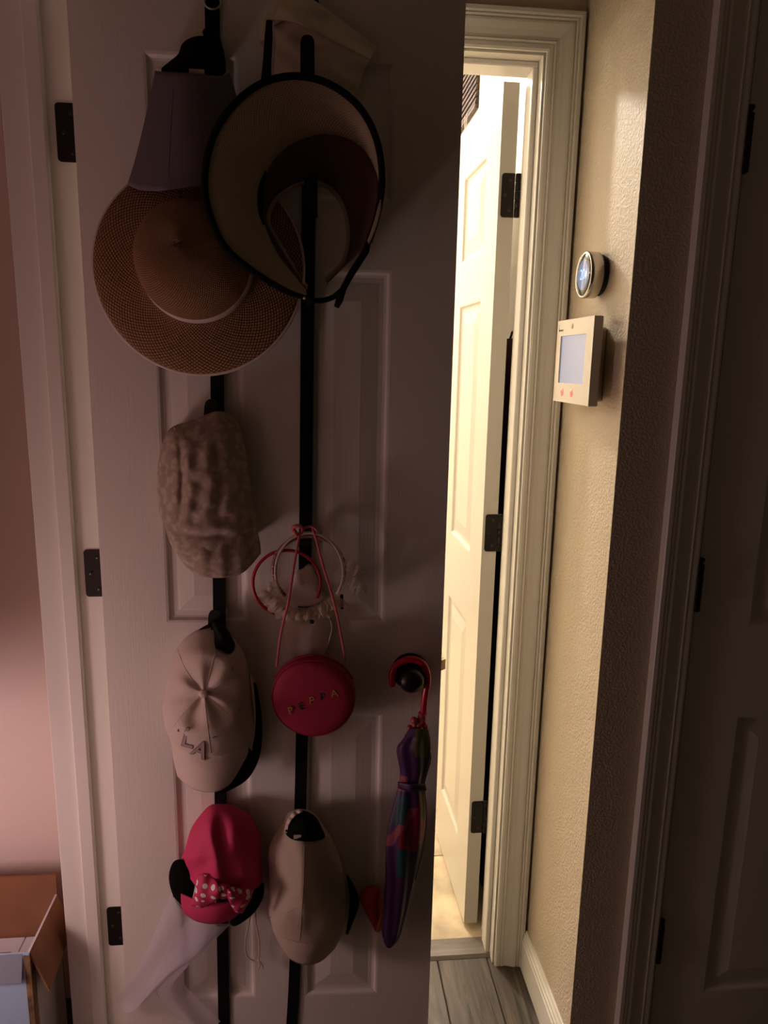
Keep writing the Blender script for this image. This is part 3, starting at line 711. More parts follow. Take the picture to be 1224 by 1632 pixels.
# ------------------------------------------------------------------ white ball cap with embroidered monogram
h = Hung('ball_cap', 'white ball cap with an embroidered monogram and black underside, a black strap at its back', 'cap', dp(335, 1260, .03), 'caps hung on the door')
BXc, BYc = 325, 1105
def ball_w(x, y, r, a):
    dx, dy = x-BXc, y-BYc; d = math.hypot(dx, dy); an = math.atan2(dy, dx)
    fold = math.cos(6*an+.9)+.5*math.cos(3*an-.5)
    wv = -.0048*(fold)*gauss(d, 38, 26)-.020*gauss(d, 0, 48)+.006*gauss(d, 0, 8)
    wv += .008*gauss(d, 66, 14)
    return wv*(1-r**4)
h.pillow('crown', [(334, 1000), (352, 1003), (372, 1018), (388, 1040), (397, 1075), (402, 1120), (405, 1165), (398, 1190), (372, 1204), (330, 1206), (290, 1196), (268, 1172), (259, 1135), (262, 1110), (272, 1060), (288, 1025), (312, 1005)], (325, 1110), lambda x, y: .034+.068*sst((y-1130)/62)*max(0, 1-((x-332)/90)**2), .104, 'capwhite', 120, 34, p=2.4, extra=ball_w)
h.mb('top_button', MB().disc_stack(dp(BXc, BYc, surf_at(h, BXc, BYc)-.002), (0, -1, .1), [(0, .0075), (.003, .0075), (.005, .005), (.0058, 0)], 24), 'capwhite')
SB = list(h.surf)
for q in ([(326, 1112), (330, 1150), (336, 1200)], [(318, 1110), (290, 1140), (268, 1168)], [(318, 1100), (295, 1065), (283, 1035)], [(328, 1098), (338, 1060), (344, 1035)], [(332, 1102), (360, 1085), (392, 1072)], [(332, 1110), (365, 1140), (396, 1178)]):
    seam(h, q, SB, 'capwhite')
for (ex, ey) in ((370, 1065), (381, 1132), (341, 1175), (285, 1164)):
    h.mb('eyelet', MB().disc_stack(dp(ex, ey, surf_at(h, ex, ey)), (0, -1, 0), [(0, .0026), (.0014, .0024), (.0008, .0012), (.0003, 0)], 14), 'logo')
# the interlocked L and A, embroidered and draped on the crown
for body, px, sz, an in (('L', (299, 1178), .042, -.28), ('A', (318, 1196), .036, -.42)):
    vs, f = text_mesh(body, sz, .0014, .0008); vv = []
    for p in vs:
        x, z = p.x*math.cos(an)-p.y*math.sin(an), p.x*math.sin(an)+p.y*math.cos(an)
        u_, v_ = px[0]+x*1010, px[1]-z*1010
        vv.append(dp(u_, v_, surf_at(h, u_, v_)+.0012+p.z))
    h.raw('monogram', vv, f, 'logo', False)

h.loft('bill', [[(270, 1166, .055), (296, 1190, .088), (325, 1198, .098), (360, 1200, .096), (392, 1190, .075)],
   [(273, 1190, .050), (300, 1216, .088), (330, 1224, .102), (365, 1222, .095), (396, 1196, .070)],
   [(277, 1215, .044), (302, 1240, .080), (332, 1248, .096), (364, 1240, .088), (393, 1206, .064)],
   [(283, 1238, .036), (306, 1257, .068), (338, 1263, .084), (366, 1250, .076), (388, 1215, .060)]], 'capwhite', 44, 6, thick=.003)
h.loft('bill_underside', [[(399, 1085, .020), (405, 1130, .026), (404, 1165, .034), (395, 1195, .048), (378, 1232, .056), (345, 1259, .062)],
   [(406, 1090, .012), (413, 1130, .014), (415, 1165, .016), (411, 1205, .020), (392, 1240, .030), (354, 1262, .048)]], 'blackf', 36, 6, thick=.004)
h.loft('side_panel', [[(397, 1075, .036), (402, 1120, .038), (403, 1165, .044), (396, 1192, .058)], [(402, 1080, .014), (408, 1130, .018), (407, 1170, .026), (400, 1196, .044)]], 'capwhite', 20, 4, thick=.002)
h.pillow('back_opening', [(338, 992), (350, 992), (362, 1002), (371, 1018), (375, 1028), (372, 1038), (364, 1042), (352, 1036), (343, 1032), (341, 1010)], (356, 1018), lambda x, y, S=list(h.surf): surf_at(S, x, y)+.004, .072, 'black', 32, 5, back=.03)
h.mb('back_strap', MB().tube([dp(*p) for p in crom([(309, 1015, .030), (320, 1005, .036), (335, 996, .034), (344, 988, .03)], 16)], .0035, 8, flat=.4), 'black')
h.mb('back_strap', MB().tube([dp(*p) for p in crom([(331, 1020, .044), (336, 1008, .040), (344, 992, .034)], 12)], .0028, 8, flat=.5), 'black')
# ------------------------------------------------------------------ pink cap with ears, dotted bow and veil
h = Hung('pink_cap', 'small hot-pink cap with black round ears, white-dotted bow and tulle veil', 'cap', dp(350, 1470, .03), 'caps hung on the door')
def pk_w(x, y, r, a):
    return (.012*gauss(x, 330+.18*(y-1300), 10)*gauss(y, 1350, 60)-.010*gauss(x, 348+.2*(y-1300), 12)*gauss(y, 1345, 50)+.003*math.sin(x*.13+y*.05))*(1-r**3)
h.pillow('crown', [(330, 1287), (346, 1281), (372, 1284), (398, 1300), (414, 1330), (416, 1370), (417, 1404), (400, 1420), (360, 1426), (322, 1420), (300, 1396), (289, 1372), (296, 1350), (306, 1318)], (356, 1362), lambda x, y: .030+.054*sst((y-1385)/35)*max(0, 1-((x-350)/80)**2), .088, 'pink', 90, 26, p=2.4, extra=pk_w)
h.loft('bill', [[(288, 1425, .050), (315, 1436, .072), (345, 1440, .080), (375, 1436, .072), (398, 1424, .052)],
   [(289, 1442, .048), (312, 1456, .070), (342, 1461, .080), (372, 1455, .068), (396, 1440, .046)],
   [(293, 1456, .036), (312, 1468, .054), (338, 1473, .062), (364, 1468, .052), (390, 1452, .036)]], 'pink', 36, 6, thick=.003)
def ear(pxs, cen, wd, thick, lab=None):
    h.pillow('ear', pxs, cen, wd, thick, 'blackf', 40, 6, p=3, back=wd-.006, shrink=1.0)
ear([(276, 1374), (290, 1370), (304, 1382), (313, 1394), (309, 1420), (306, 1440), (312, 1450), (300, 1454), (284, 1444), (273, 1420), (269, 1396)], (290, 1412), .040, .006)
ear([(420, 1406), (421, 1422), (416, 1438), (402, 1458), (380, 1474), (370, 1476), (366, 1468), (376, 1458), (390, 1446), (399, 1432), (406, 1416), (414, 1410)], (402, 1442), .042, .008)
bw = lambda x, y, a, b_: .006*math.sin(PI*b_)+.004*math.sin(a*9)
h.loft('bow_loop', [[(315, 1393, .078), (335, 1396, .092), (352, 1412, .100)], [(311, 1418, .082), (330, 1425, .102), (352, 1421, .106)], [(304, 1444, .076), (328, 1446, .092), (352, 1430, .100)]], 'bow', 24, 6, thick=.004, extra=bw)
h.loft('bow_loop', [[(362, 1412, .100), (378, 1414, .092), (398, 1414, .076)], [(362, 1421, .106), (382, 1430, .100), (402, 1428, .076)], [(362, 1430, .100), (374, 1452, .092), (386, 1456, .074)]], 'bow', 24, 6, thick=.004, extra=bw)
h.pillow('bow_knot', [(349, 1410), (357, 1408), (366, 1411), (367, 1428), (358, 1433), (349, 1430)], (358, 1420), .098, .012, 'bow', 24, 6, back=.085)
h.loft('veil', [[(272, 1424, .034), (300, 1452, .044), (340, 1470, .046), (368, 1472, .044)],
   [(245, 1490, .030), (280, 1510, .046), (318, 1520, .048), (346, 1494, .040)],
   [(219, 1546, .024), (238, 1562, .040), (262, 1560, .046), (300, 1532, .036)],
   [(186, 1594, .020), (203, 1614, .030), (240, 1588, .036), (268, 1556, .030)]], 'tulle', 40, 8, thick=0, uvscale=(1.0, 1.2), extra=lambda x, y, a, b_: .006*math.sin(a*11+b_*3))
h.loft('veil', [[(300, 1460, .022), (340, 1476, .026), (366, 1474, .026)],
   [(262, 1530, .020), (290, 1545, .026), (318, 1518, .022)],
   [(247, 1578, .016), (262, 1592, .020), (290, 1560, .018)],
   [(285, 1625, .014), (325, 1640, .016), (352, 1628, .014)]], 'tulle', 32, 8, thick=0, uvscale=(.8, 1.2), extra=lambda x, y, a, b_: .004*math.sin(a*9+b_*4))

# ------------------------------------------------------------------ cream cap
h = Hung('cotton_cap', 'plain cream cap beside the pink cap, its black lining showing in the back opening', 'cap', dp(485, 1535, .03), 'caps hung on the door')
def cr_w(x, y, r, a):
    return (-.012*gauss(x, 443, 20)*gauss(y, 1400, 36)-.010*gauss(x, 522, 18)*gauss(y, 1410, 40)+.006*gauss(x, 482, 9)*gauss(y, 1420, 80)+.005*gauss(y, 1452, 12)*gauss(x, 490, 50)-.008*gauss(x, 498, 22)*gauss(y, 1480, 20))*(1-r**3)
h.pillow('crown', [(478, 1289), (500, 1296), (516, 1316), (533, 1345), (546, 1385), (551, 1420), (552, 1455), (540, 1488), (510, 1502), (475, 1502), (444, 1490), (430, 1462), (427, 1430), (428, 1390), (429, 1350), (445, 1320), (458, 1296)], (486, 1405), lambda x, y: .030+.066*sst((y-1430)/60)*max(0, 1-((x-487)/85)**2), .100, 'capcream', 110, 30, p=2.3, extra=cr_w)
SC = list(h.surf)
seam(h, [(485, 1345), (484, 1400), (481, 1450), (478, 1499)], SC, 'capcream')
seam(h, [(484, 1440), (455, 1455), (430, 1458)], SC, 'capcream'); seam(h, [(484, 1440), (515, 1455), (548, 1452)], SC, 'capcream')
h.loft('bill', [[(430, 1462, .056), (455, 1488, .082), (488, 1497, .094), (520, 1492, .084), (547, 1470, .056)],
   [(436, 1485, .050), (460, 1512, .080), (488, 1519, .092), (516, 1514, .082), (543, 1492, .052)],
   [(447, 1508, .040), (464, 1530, .064), (488, 1538, .078), (512, 1532, .064), (534, 1512, .042)]], 'capcream', 40, 6, thick=.003)
h.pillow('back_opening', [(478, 1292), (492, 1294), (505, 1304), (513, 1320), (518, 1334), (505, 1340), (485, 1341), (466, 1338), (455, 1328), (459, 1314), (467, 1299)], (486, 1322), lambda x, y, S=SC: surf_at(S, x, y)+.004, .078, 'blackf', 36, 6, back=.04)
h.loft('bill_underside', [[(552, 1395, .030), (557, 1425, .034), (556, 1455, .036), (551, 1488, .036)], [(556, 1402, .016), (568, 1425, .012), (569, 1446, .012), (552, 1489, .020)]], 'blackf', 24, 5, thick=.003)
h.loft('ruffled_tape', [[(478, 1290, .050), (466, 1296, .052), (457, 1310, .052), (453, 1326, .050)], [(482, 1294, .060), (470, 1301, .062), (461, 1314, .062), (458, 1328, .060)]], 'bind', 28, 4, thick=.0012, extra=lambda x, y, a, b_: .003*math.sin(a*26))
h.mb('care_label', MB().box(dp(468, 1337, .0815), dp(480, 1330, .0800)), 'bind', False)
dcord = Hung('draw_cord', 'thin white drawstring loop dangling between the pink cap and the cream cap', 'cord', dp(405, 1540, .02))
dcord.mb('cord_loop', MB().tube([dp(*p) for p in crom([(405, 1440, .030), (397, 1470, .030), (391, 1500, .026), (393, 1522, .024), (404, 1531, .024), (412, 1528, .024), (413, 1500, .026), (408, 1470, .030), (407, 1442, .030)], 60)], .0013, 8), 'capwhite')
dcord.mb('cord_tail', MB().tube([dp(*p) for p in crom([(411, 1529, .024), (414, 1536, .024), (412, 1543, .022)], 8)], .0018, 8).tube([dp(*p) for p in crom([(412, 1530, .025), (418, 1538, .024), (419, 1544, .022)], 8)], .0013, 8), 'capwhite')

# ------------------------------------------------------------------ headbands, cream bonnet
def arc(cx, cy, rx, ry, a0, a1, w0, w1, n=48): return [dp(cx+rx*math.cos(math.radians(a0+(a1-a0)*i/(n-1))), cy+ry*math.sin(math.radians(a0+(a1-a0)*i/(n-1))), w0+(w1-w0)*i/(n-1)) for i in range(n)]
h = Hung('red_headband', 'thin glossy red headband hooked behind the glitter headbands', 'headband', dp(457, 980, .02))
h.mb('band', MB().tube(arc(457, 929, 54, 52, 107, 387, .018, .020), .0030, 8, flat=1.3), 'redband')
h = Hung('glitter_headband', 'rose glitter headband hanging at the hook above the round purse', 'headband', dp(495, 960, .03))
h.mb('band', MB().tube(arc(492, 908, 57, 54, 130, 395, .028, .028), .0036, 8, flat=1.4), 'glitter')
h = Hung('beaded_headband', 'pale netted headband with clear beads and a gauzy flower', 'headband', dp(495, 960, .04))
h.mb('band', MB().tube(arc(493, 911, 54, 62, 150, 395, .040, .040), .0026, 8, flat=1.4), 'bind')
for i in range(22):
    p = arc(493, 909, 58, 63, 165, 390, .044, .043, 22)[i]
    h.mb('bead', MB().disc_stack(p+Vector((random.uniform(-.003, .003), 0, random.uniform(-.003, .003))), (0, -1, 0), [(0, .0006), (.0006, .0012), (.0014, .0012), (.002, .0004)], 8), 'ring')
for k_ in range(5):
    cx, cy = random.choice(((562, 902), (572, 930), (566, 915), (576, 938), (556, 912))) if k_ > 3 else ((560, 900), (571, 908), (566, 928), (574, 938))[k_]
    rr = 12
    h.loft('gauze_petal', [[(cx-rr, cy+random.uniform(-6, 6), .040), (cx, cy-rr*.7, .052), (cx+rr, cy+random.uniform(-6, 6), .042)],
       [(cx-rr*.8, cy+rr, .038), (cx+2, cy+rr*.5, .048), (cx+rr*.9, cy+rr*.8, .040)]], 'netting', 16, 6, thick=0, extra=lambda x, y, a, b_: .004*math.sin(a*12+b_*5))
h.mb('band_tip', MB().tube([dp(544.5, 948, .034), dp(545, 970, .030)], .0028, 8), 'blackp')
h = Hung('cream_bonnet', 'small cream bonnet with a ruffled lace brim and black bead, above the round purse', 'bonnet', dp(490, 1030, .03))
h.pillow('bonnet_top', [(471, 912), (482, 906), (494, 898), (504, 916), (512, 938), (518, 954), (495, 966), (462, 962), (465, 938)], (492, 938), .007, .006, 'capwhite', 40, 8, back=.006)
h.pillow('bonnet_body', [(452, 985), (470, 975), (498, 978), (520, 980), (529, 1000), (524, 1026), (510, 1050), (485, 1054), (462, 1048), (451, 1020)], (490, 1014), .012, .020, 'capwhite', 44, 8, back=.008)
def ruf(x, y, a, b_): return .005*math.sin(a*60)*b_+.004*math.sin(a*23+1)
for inner, depth, rad in (([(436, 936, .036), (444, 955, .040), (462, 966, .044), (490, 968, .046), (516, 960, .044), (536, 948, .040)], .046, 22),
                        ([(440, 925, .034), (452, 958, .044), (475, 972, .048), (505, 966, .048), (530, 950, .044)], .052, 17)):
    ip = crom(inner, 40); op = []
    for k_, p in enumerate(ip):
        d_ = Vector((p.x-492, p.y-915, 0)).normalized(); e_ = rad+random.uniform(-6, 6)
        op.append((p.x+d_.x*e_, p.y+d_.y*e_, depth+random.uniform(-.004, .006)))
    mid = [((p.x+q[0])/2+random.uniform(-2, 2), (p.y+q[1])/2, depth+random.uniform(-.003, .007)) for p, q in zip(ip, op)]
    h.loft('lace_ruffle', [[tuple(p) for p in ip], mid, op], 'lace', 110, 4, thick=0, uvscale=(3, .6))
h.mb('bead', MB().disc_stack(dp(497, 991, .060), (0, -1, 0), [(-.004, .0005), (-.003, .003), (0, .0042), (.003, .003), (.004, .0005)], 16), 'blackp')
h.mb('tie', MB().tube([dp(*p) for p in crom([(523, 980, .03), (529, 998, .03), (526, 1016, .03), (522, 1030, .028)], 16)], .0011, 6), 'bind')

# ------------------------------------------------------------------ round purse
h = Hung('round_purse', 'round crimson velvet purse with stitched letters, on a pink cord', 'purse', dp(500, 1180, .03))
cen = dp(500, 1108, .052); pv = []
PA = Vector((-.06, -1, -.03)).normalized()
h.mb('purse_body', MB().disc_stack(cen-PA*.020, PA, [(0, .060), (.002, .068), (.006, .0725), (.012, .0745), (.024, .0745), (.030, .0730)], 72), 'pinkd')
h.mb('front_panel', MB().disc_stack(cen-PA*.020, PA, [(.029, .0725), (.034, .0705), (.037, .066), (.039, .055), (.040, .035), (.0405, 0)], 72), 'pinkd')
def rim(r_, hh, a0, a1, n=60):
    A_ = PA.orthogonal().normalized(); A_ = Vector((1, 0, 0)); A_ = (A_-PA*A_.dot(PA)).normalized(); B_ = PA.cross(A_); B_ = B_ if B_.z > 0 else -B_
    return [cen-PA*.020+PA*hh+(A_*math.cos(math.radians(a0+(a1-a0)*i/(n-1)))+B_*math.sin(math.radians(a0+(a1-a0)*i/(n-1))))*r_ for i in range(n)]
h.mb('piping', MB().tube(rim(.0725, .0315, 0, 360, 72)[:-1], .0016, 8, closed=True), 'zipm')
h.mb('zip', MB().tube(rim(.0752, .019, 25, 155), .0028, 8, flat=.5), 'zipm')
lets = [('P', 463, 1134, 'gold'), ('E', 480, 1127, 'teal'), ('P', 497, 1117, 'gold'), ('P', 514, 1111, 'teal'), ('A', 533, 1105, 'gold')]
for i, (ch, u, v, mm) in enumerate(lets):
    vs, f = text_mesh(ch, .0195, .0006); cc = dp(u, v, .0735); cc.y = -(.0730-.06*-(cc.x-cen.x)-.03*(cc.z-cen.z)-.0); an = .22+random.uniform(-.12, .12)
    h.raw('letter', [cc+Vector((p.x*math.cos(an)-p.y*math.sin(an), -p.z, p.x*math.sin(an)+p.y*math.cos(an))) for p in vs], f, mm, False)
h.mb('cord', MB().tube([dp(*p) for p in crom([(441, 1062, .052), (446, 1020, .064), (452, 990, .074), (460, 958, .076), (468, 905, .064), (475, 865, .056), (478, 848, .048)], 50)], .0022, 8), 'cord')
h.mb('cord', MB().tube([dp(*p) for p in crom([(498, 842, .048), (504, 860, .056), (516, 905, .062), (528, 944, .070), (536, 975, .070), (545, 1020, .060), (550, 1052, .052)], 50)], .0022, 8), 'cord')
h.mb('cord_knot', MB().tube([dp(*p) for p in crom([(470, 848, .050), (467, 842, .054), (473, 838, .058), (481, 841, .056), (480, 849, .052), (473, 852, .056), (469, 845, .060)], 30)], .0034, 8).tube([dp(*p) for p in crom([(480, 845, .050), (489, 840, .050), (499, 840, .050), (507, 848, .052)], 16)], .0022, 8), 'cord')

# ------------------------------------------------------------------ child's umbrella on the door knob
h = Hung('folded_umbrella', "child's folded purple umbrella with a red crook handle, hooked over the black door knob", 'umbrella', dp(620, 1510, .04))
h.mb('crook_handle', MB().tube([dp(*p) for p in crom([(626, 1093, .036), (624, 1078, .036), (630, 1062, .036), (644, 1053, .036), (660, 1051, .036), (674, 1058, .036), (681, 1074, .037), (681, 1090, .038), (677, 1112, .039), (674, 1144, .040)], 50)], [.0062]*47+[.0060, .0056, .0052], 14), 'handle')
h.mb('handle_collar', MB().tube([dp(674, 1136, .040), dp(671, 1152, .041)], [.0082, .0090], 14).tube([dp(662, 1150, .046), dp(660, 1160, .046)], [.005, .006], 10), 'pinkp')
for (u, v, r_) in ((668, 1156, .007), (678, 1158, .006), (660, 1148, .007), (653, 1160, .006)):
    h.mb('rib_cap', MB().disc_stack(dp(u, v, .046), (0, -1, 0), [(-r_, .0004), (-r_*.7, r_*.7), (0, r_), (r_*.7, r_*.7), (r_, .0004)], 12), 'pinkp')
LFT = [(652, 1160), (640, 1178), (631, 1194), (637, 1228), (635, 1250), (626, 1285), (616, 1325), (612, 1360), (613, 1400), (611, 1440), (608, 1480), (612, 1502), (617, 1511)]
RGT = [(684, 1162), (688, 1180), (688, 1205), (682, 1232), (676, 1252), (679, 1285), (678, 1320), (672, 1360), (664, 1395), (655, 1432), (646, 1466), (636, 1496), (623, 1511)]
NL = 150; a_ = crom([c3(p) for p in LFT], NL); b_ = crom([c3(p) for p in RGT], NL); NS = 120; vs = []; f = []; fmt = []
for j in range(NL):
    for i in range(NS):
        t_ = 2*PI*i/NS; tw = t_*1.0
        pl = 1-.16*(.5+.5*math.cos(6*(t_+j*.012)))*(1 if 6 < j < NL-9 else .3)
        x = .5+.5*math.cos(t_)*pl; wdt = (b_[j]-a_[j]).length/940
        px = a_[j].lerp(b_[j], x); wd = .046+math.sin(t_)*wdt*.42*pl
        vs.append(dp(px.x, px.y, wd))
for j in range(NL-1):
    yy = (a_[j].y+b_[j].y)/2
    for i in range(NS):
        t_ = 2*PI*(i+.5)/NS; x = .5+.5*math.cos(t_); m_ = 0
        q = x+.004*(yy-1300)
        if yy < 1205 and x > .35+.004*(yy-1160) and x < .92: m_ = 4
        elif 1238 < yy < 1262 and x < .32: m_ = 1
        elif 1268 < yy < 1315 and x > .05 and x < .42 and q > -.05: m_ = 3
        elif 1285 < yy < 1350 and abs(x-(.62-.010*(yy-1290))) < .13: m_ = 1
        elif 1275 < yy < 1352 and x > .35 and x < .85 and x > .62-.010*(yy-1290): m_ = 2
        elif 1352 <= yy < 1395 and .35 < x < .72: m_ = 3
        elif 1262 < yy < 1300 and x > .86: m_ = 4
        elif 1300 <= yy < 1340 and x >= .85: m_ = 1
        f.append((j*NS+i, j*NS+(i+1)%NS, (j+1)*NS+(i+1)%NS, (j+1)*NS+i)); fmt.append(m_)
f += [tuple(range(NS))[::-1], tuple((NL-1)*NS+i for i in range(NS))]; fmt += [0, 0]
h.raw('canopy', vs, f, None, True, mats=['umb', 'umbpink', 'umbred', 'umbteal', 'umbgreen'], fmat=fmt)
h.loft('wrap_strap', [[(634, 1246, .055), (655, 1250, .073), (678, 1249, .062)], [(634, 1256, .055), (655, 1262, .074), (680, 1260, .062)]], 'umb', 20, 3, thick=.0015)
h.mb('edge_piping', MB().tube([dp(*p) for p in crom([(686, 1200, .056), (686, 1214, .056), (677, 1246, .056), (677, 1262, .056), (680, 1300, .056), (676, 1345, .056), (662, 1402, .052)], 40)], .0011, 6), 'umbgreen')
h.pillow('fabric_ear', [(573, 1432), (580, 1417), (592, 1411), (606, 1415), (611, 1436), (611, 1458), (608, 1480), (600, 1486), (592, 1472), (582, 1452)], (594, 1444), .022, .016, 'red', 44, 10, back=.010)
h.pillow('ear_tip', [(604, 1460), (609, 1456), (610, 1470), (607, 1483), (601, 1486), (600, 1474)], (606, 1472), .028, .006, 'orange', 24, 5, back=.018)

# ------------------------------------------------------------------ wall instruments
def wempty(name, loc, label, cat):
    o = bpy.data.objects.new(name, None); COL.objects.link(o); o.location = loc; o.empty_display_size = .03; return tag(o, label, cat)
# thermostat: axis points to -x
T0 = Vector((XW, 1.348, 1.6175))
t = wempty('thermostat', T0, 'round chrome-ringed wall thermostat with a lit display, above the alarm keypad', 'thermostat')
MB().disc_stack((0,0,0), (-1,0,0), [(0, .033), (.003, .036), (.005, .036), (.0055, .034), (.008, .036), (.010, .036), (.0105, .034)], 48).build('base_ring', 'blackp', t, True)
MB().disc_stack((0,0,0), (-1,0,0), [(.0105, .0375), (.012, .0402), (.030, .0410), (.0335, .0405), (.0355, .0385), (.0345, .0365)], 64).build('dial_ring', 'chrome', t, True)
MB().disc_stack((0,0,0), (-1,0,0), [(.034, .0368), (.0352, .0362), (.0358, .026), (.0359, 0)], 64).build('glass_face', 'glassblk', t, True)
dsp = MB().disc_stack((0,0,0), (-1,0,0), [(.0359, .0262), (.0361, .0258), (.0362, 0)], 64).build('display', 'tdisp', t, True)
vs, fs = text_mesh('20', .026, .0002)
mesh_obj('digits', [(-.0364-p.z, -p.x, p.y) for p in vs], fs, 'tdig', dsp, False)
MB().box((-.0363, -.0355, -.0012), (-.0358, -.029, .0012)).build('tick', 'boxwhite', dsp)
# alarm keypad
A0 = Vector((XW, 1.352, 1.387))
a = wempty('alarm_keypad', A0, 'white wall-mounted alarm keypad with a lit blue-grey screen and two red buttons', 'keypad')
MB().box((-.028, -.052, .006), (0, .052, .137), bev=.003).build('back_box', 'alarmside', a)
yh = .0955; fx = -.043
b = MB(); b.box((-.030, -yh, 0), (-.026, yh, .154), bev=.0015)
# front plate with a real window for the screen
sy0, sy1, sz0, sz1 = -.061, .073, .036, .125
for (y0, y1, z0, z1) in ((-yh, sy0, 0, .154), (sy1, yh, 0, .154), (sy0, sy1, 0, sz0), (sy0, sy1, sz1, .154)):
    b.box((fx, y0, z0), (-.028, y1, z1))
b.build('front_plate', 'alarm', a)
MB().box((-.0405, sy0-.001, sz0-.001), (-.0385, sy1+.001, sz1+.001)).build('screen', 'screen', a)
for y in (.046, -.006):
    bt = MB().disc_stack((fx, y, .019), (-1, 0, 0), [(0, .0078), (.0010, .0074), (.0012, 0)], 24).build('button', 'glow', a, True)
    MB().box((fx-.0016, y-.0008, .0165), (fx-.0011, y+.0008, .0225)).build('icon', 'handle', bt)
MB().disc_stack((fx, .012, .141), (-1, 0, 0), [(0, .005), (.0006, .0046), (.0002, .002), (.0001, 0)], 24).build('sensor_eye', 'alarmside', a, True)
b = MB().box((fx-.0003, .0835, .133), (fx+.0002, .0848, .141)).box((fx-.0003, .0835, .1435), (fx+.0002, .0848, .1452))
for i in range(5): b.box((fx-.0003, .0795-i*.0045, .134), (fx+.0002, .0825-i*.0045, .1368))
b.build('printed_mark', 'slot', a)
for i in range(9): MB().box((-.019, -.0523, .038+i*.0043), (-.010, -.0518, .0398+i*.0043)).build('speaker_slot', 'slot', a)

# ------------------------------------------------------------------ far room: raised wooden blind, robe behind the door
wb = wempty('wooden_blind', (.545, 2.57, 2.275), 'dark walnut slatted window blind drawn up above the open glossy door', 'blind')
MB().box((-.014, 0, 0), (-.002, 1.25, .014), bev=.002).build('bottom_rail', 'blind', wb)
s0 = MB().prism([(-.0025, -.0085), (-.0125, -.0095), (-.0140, -.0070), (-.0080, .0085), (-.0025, .0085)], 0, 1.25, axis='y').build('slat', 'blind', wb, loc=(0, 0, .0245))
for i in range(1, 9):
    o = bpy.data.objects.new('slat', s0.data); COL.objects.link(o); o.parent = wb; o.location = (0, 0, .0245+i*.0195)
MB().box((-.018, 0, .191), (-.001, 1.252, .215), bev=.002).build('head_rail', 'blind', wb)
cb = MB().tube([(-.018, .10, .01), (-.019, .101, -.03), (-.018, .10, -.07)], .0012, 6).tube([(-.018, .13, .01), (-.019, .125, -.03), (-.018, .118, -.06)], .0012, 6).build('pull_cord', 'alarmside', wb, True)
rb = wempty('bath_robe', (.492, 1.885, .05), 'dark maroon robe hanging in the shade behind the open glossy door', 'robe')
vs = []; f = []; NR, NC = 26, 28
for j in range(NR):
    z = j/(NR-1); hw = .10+.09*(1-z)**.6 if z > .86 else .19
    hw = .19*min(1, ((1.0-z)/.25)**.6+.12) if z > .75 else .19+.01*math.sin(z*9)
    for i in range(NC):
        t_ = 2*PI*i/NC; vs.append((.034*math.sin(t_)*(1+.25*math.cos(5*t_+z*3)), hw*math.cos(t_), z*1.47))
for j in range(NR-1):
    for i in range(NC): f.append((j*NC+i, j*NC+(i+1)%NC, (j+1)*NC+(i+1)%NC, (j+1)*NC+i))
f += [tuple(range(NC))[::-1], tuple((NR-1)*NC+i for i in range(NC))]
mesh_obj('robe_body', vs, f, 'robe', rb)
MB().tube([(.02, .06, 1.44), (.035, .06, 1.49), (.0525, .06, 1.495)], .003, 8).build('hanging_loop', 'robe', rb, True)

# ------------------------------------------------------------------ closet: cardboard box and garment


BX = wempty('cardboard_box', (-.70, 1.322, 0), 'open cardboard carton with a pale blue printed front, on the closet floor', 'box')
bx0, bx1, by0, by1, bh, tk = -.20, .172, -.080, .080, .355, .004
b = MB()
b.box((bx0, by0, 0), (bx1, by0+tk, bh), 0).box((bx0, by1-tk, 0), (bx1, by1, bh), 1)
b.box((bx0, by0+tk, 0), (bx0+tk, by1-tk, bh), 1).box((bx1-tk, by0+tk, 0), (bx1, by1-tk, bh), 2).box((bx0, by0, 0), (bx1, by1, tk), 1)
b.build('carton_body', None, BX, mats=['boxblue', 'cardin', 'boxwhite'])
MB().box((bx1-.010, by0-.0006, 0), (bx1+.0006, by0, bh-.004)).box((bx1, by0, 0), (bx1+.0006, by0+.02, bh-.004)).build('printed_corner', 'brownprint', BX)
q = MB().box((bx0, by1-tk, bh), (bx1, by1, bh+.046)); q.build('back_flap', 'cardin', BX)
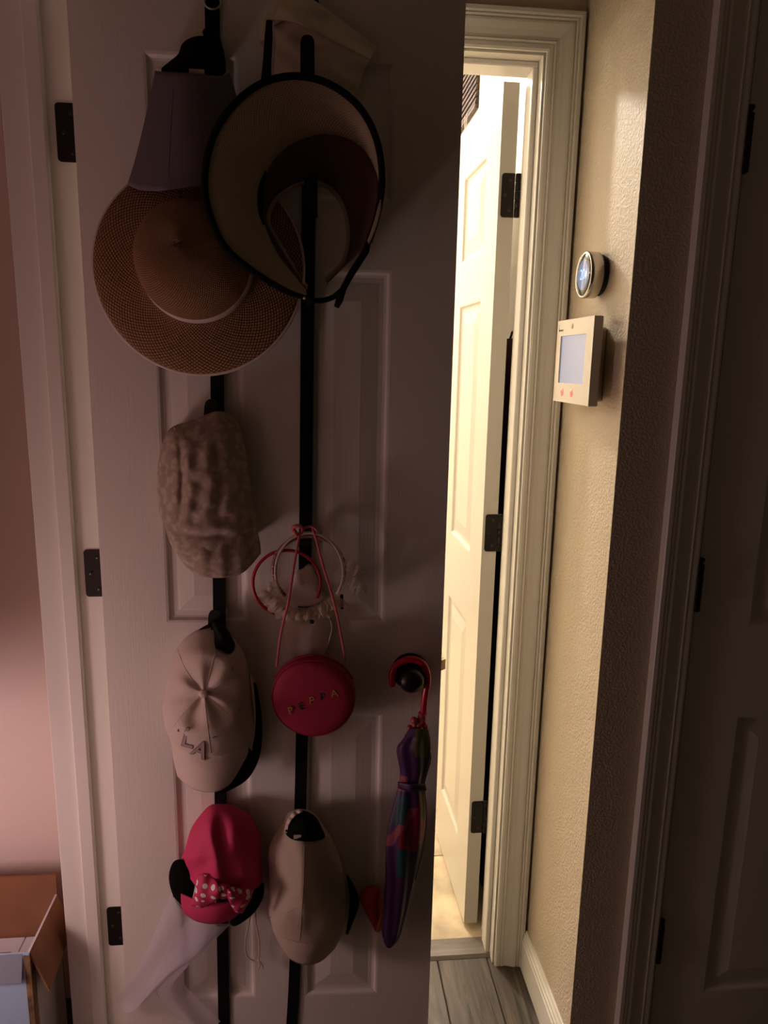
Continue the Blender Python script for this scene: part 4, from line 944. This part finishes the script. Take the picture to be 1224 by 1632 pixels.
# side flap folded outward and down
q = MB(); P = [(bx1, by0+.004, bh), (bx1, by1-.004, bh), (bx1+.027, by1-.004, bh-.080), (bx1+.027, by0+.012, bh-.098)]
q.add([Vector(p) for p in P]+[Vector(p)+Vector((-.003, 0, -.0015)) for p in P], [(0, 1, 2, 3), (7, 6, 5, 4), (0, 4, 5, 1), (1, 5, 6, 2), (2, 6, 7, 3), (3, 7, 4, 0)])
q.build('side_flap', 'card', BX)
q = MB(); P = [(bx0, by0, bh), (bx1-.012, by0, bh), (bx1-.014, by0-.010, bh-.055), (bx0, by0-.010, bh-.055)]  # flap added outside the front, its grey-blue imitating a band of shadow
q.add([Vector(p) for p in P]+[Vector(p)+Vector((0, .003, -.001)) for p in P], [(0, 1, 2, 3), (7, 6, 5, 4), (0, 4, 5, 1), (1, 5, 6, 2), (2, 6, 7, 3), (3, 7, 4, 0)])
q.build('front_shade_flap', 'boxshade', BX)
for i, (x0, x1) in enumerate(((.045, .104), (.106, .163))):
    pk = wempty('card_packet', (-.70+(x0+x1)/2, 1.322, tk+.0005), ['white packet with a dark printed mark packed in the carton, beside the brown-framed one', 'white packet with a brown-framed mark and yellow corner packed in the carton'][i], 'packet')
    hw = (x1-x0)/2; MB().box((-hw, -.070, 0), (hw, .070, .258), bev=.001).build('packet_body', 'boxwhite', pk)
    MB().box((-hw*.3, .012, .258), (hw*.55, .030, .2586)).build('printed_mark', 'boxdk', pk)
    MB().box((-hw*.2, .016, .2585), (hw*.45, .026, .2590)).build('printed_frame', 'boxwhite', pk)
    if i == 1: MB().prism([(-.010, -.066), (.026, -.066), (.018, -.030)], .258, .2588, 'z').build('yellow_print', 'boxyel', pk)
    else: MB().disc_stack((.012, -.03, .258), (0, 0, 1), [(0, .010), (.0006, .010)], 20).build('printed_dot', 'boxdk', pk)
# rod and a hanging garment deeper in the closet
rod = MB().tube([(-.93, 1.4995, 1.575), (-.93, .4505, 1.575)], .016, 14).build('closet_rod', 'ring', None, True); tag(rod, 'steel clothes rod across the closet', 'rod')
gm = wempty('hanging_coat', (-.93, 1.16, .72), 'dark red coat hanging on the closet rod', 'coat')
vs = []; f = []
for j in range(20):
    z = j/19; hw = (.22 if z < .8 else .22*((1-z)/.2)**.55+.02)
    for i in range(32):
        t_ = 2*PI*i/32; vs.append((hw*math.cos(t_), .045*math.sin(t_)*(1+.3*math.cos(6*t_)), z*.80+.012*math.sin(t_*3)*(1-z)))
for j in range(19):
    for i in range(32): f.append((j*32+i, j*32+(i+1)%32, (j+1)*32+(i+1)%32, (j+1)*32+i))
f += [tuple(range(32))[::-1], tuple(19*32+i for i in range(32))]
mesh_obj('coat_body', vs, f, 'coat', gm)
MB().tube([(0, 0, .79), (0, 0, .84), (.012, 0, .875), (0, 0, .880), (-.014, 0, .868)], .002, 8).build('hanger_hook', 'ring', gm, True)
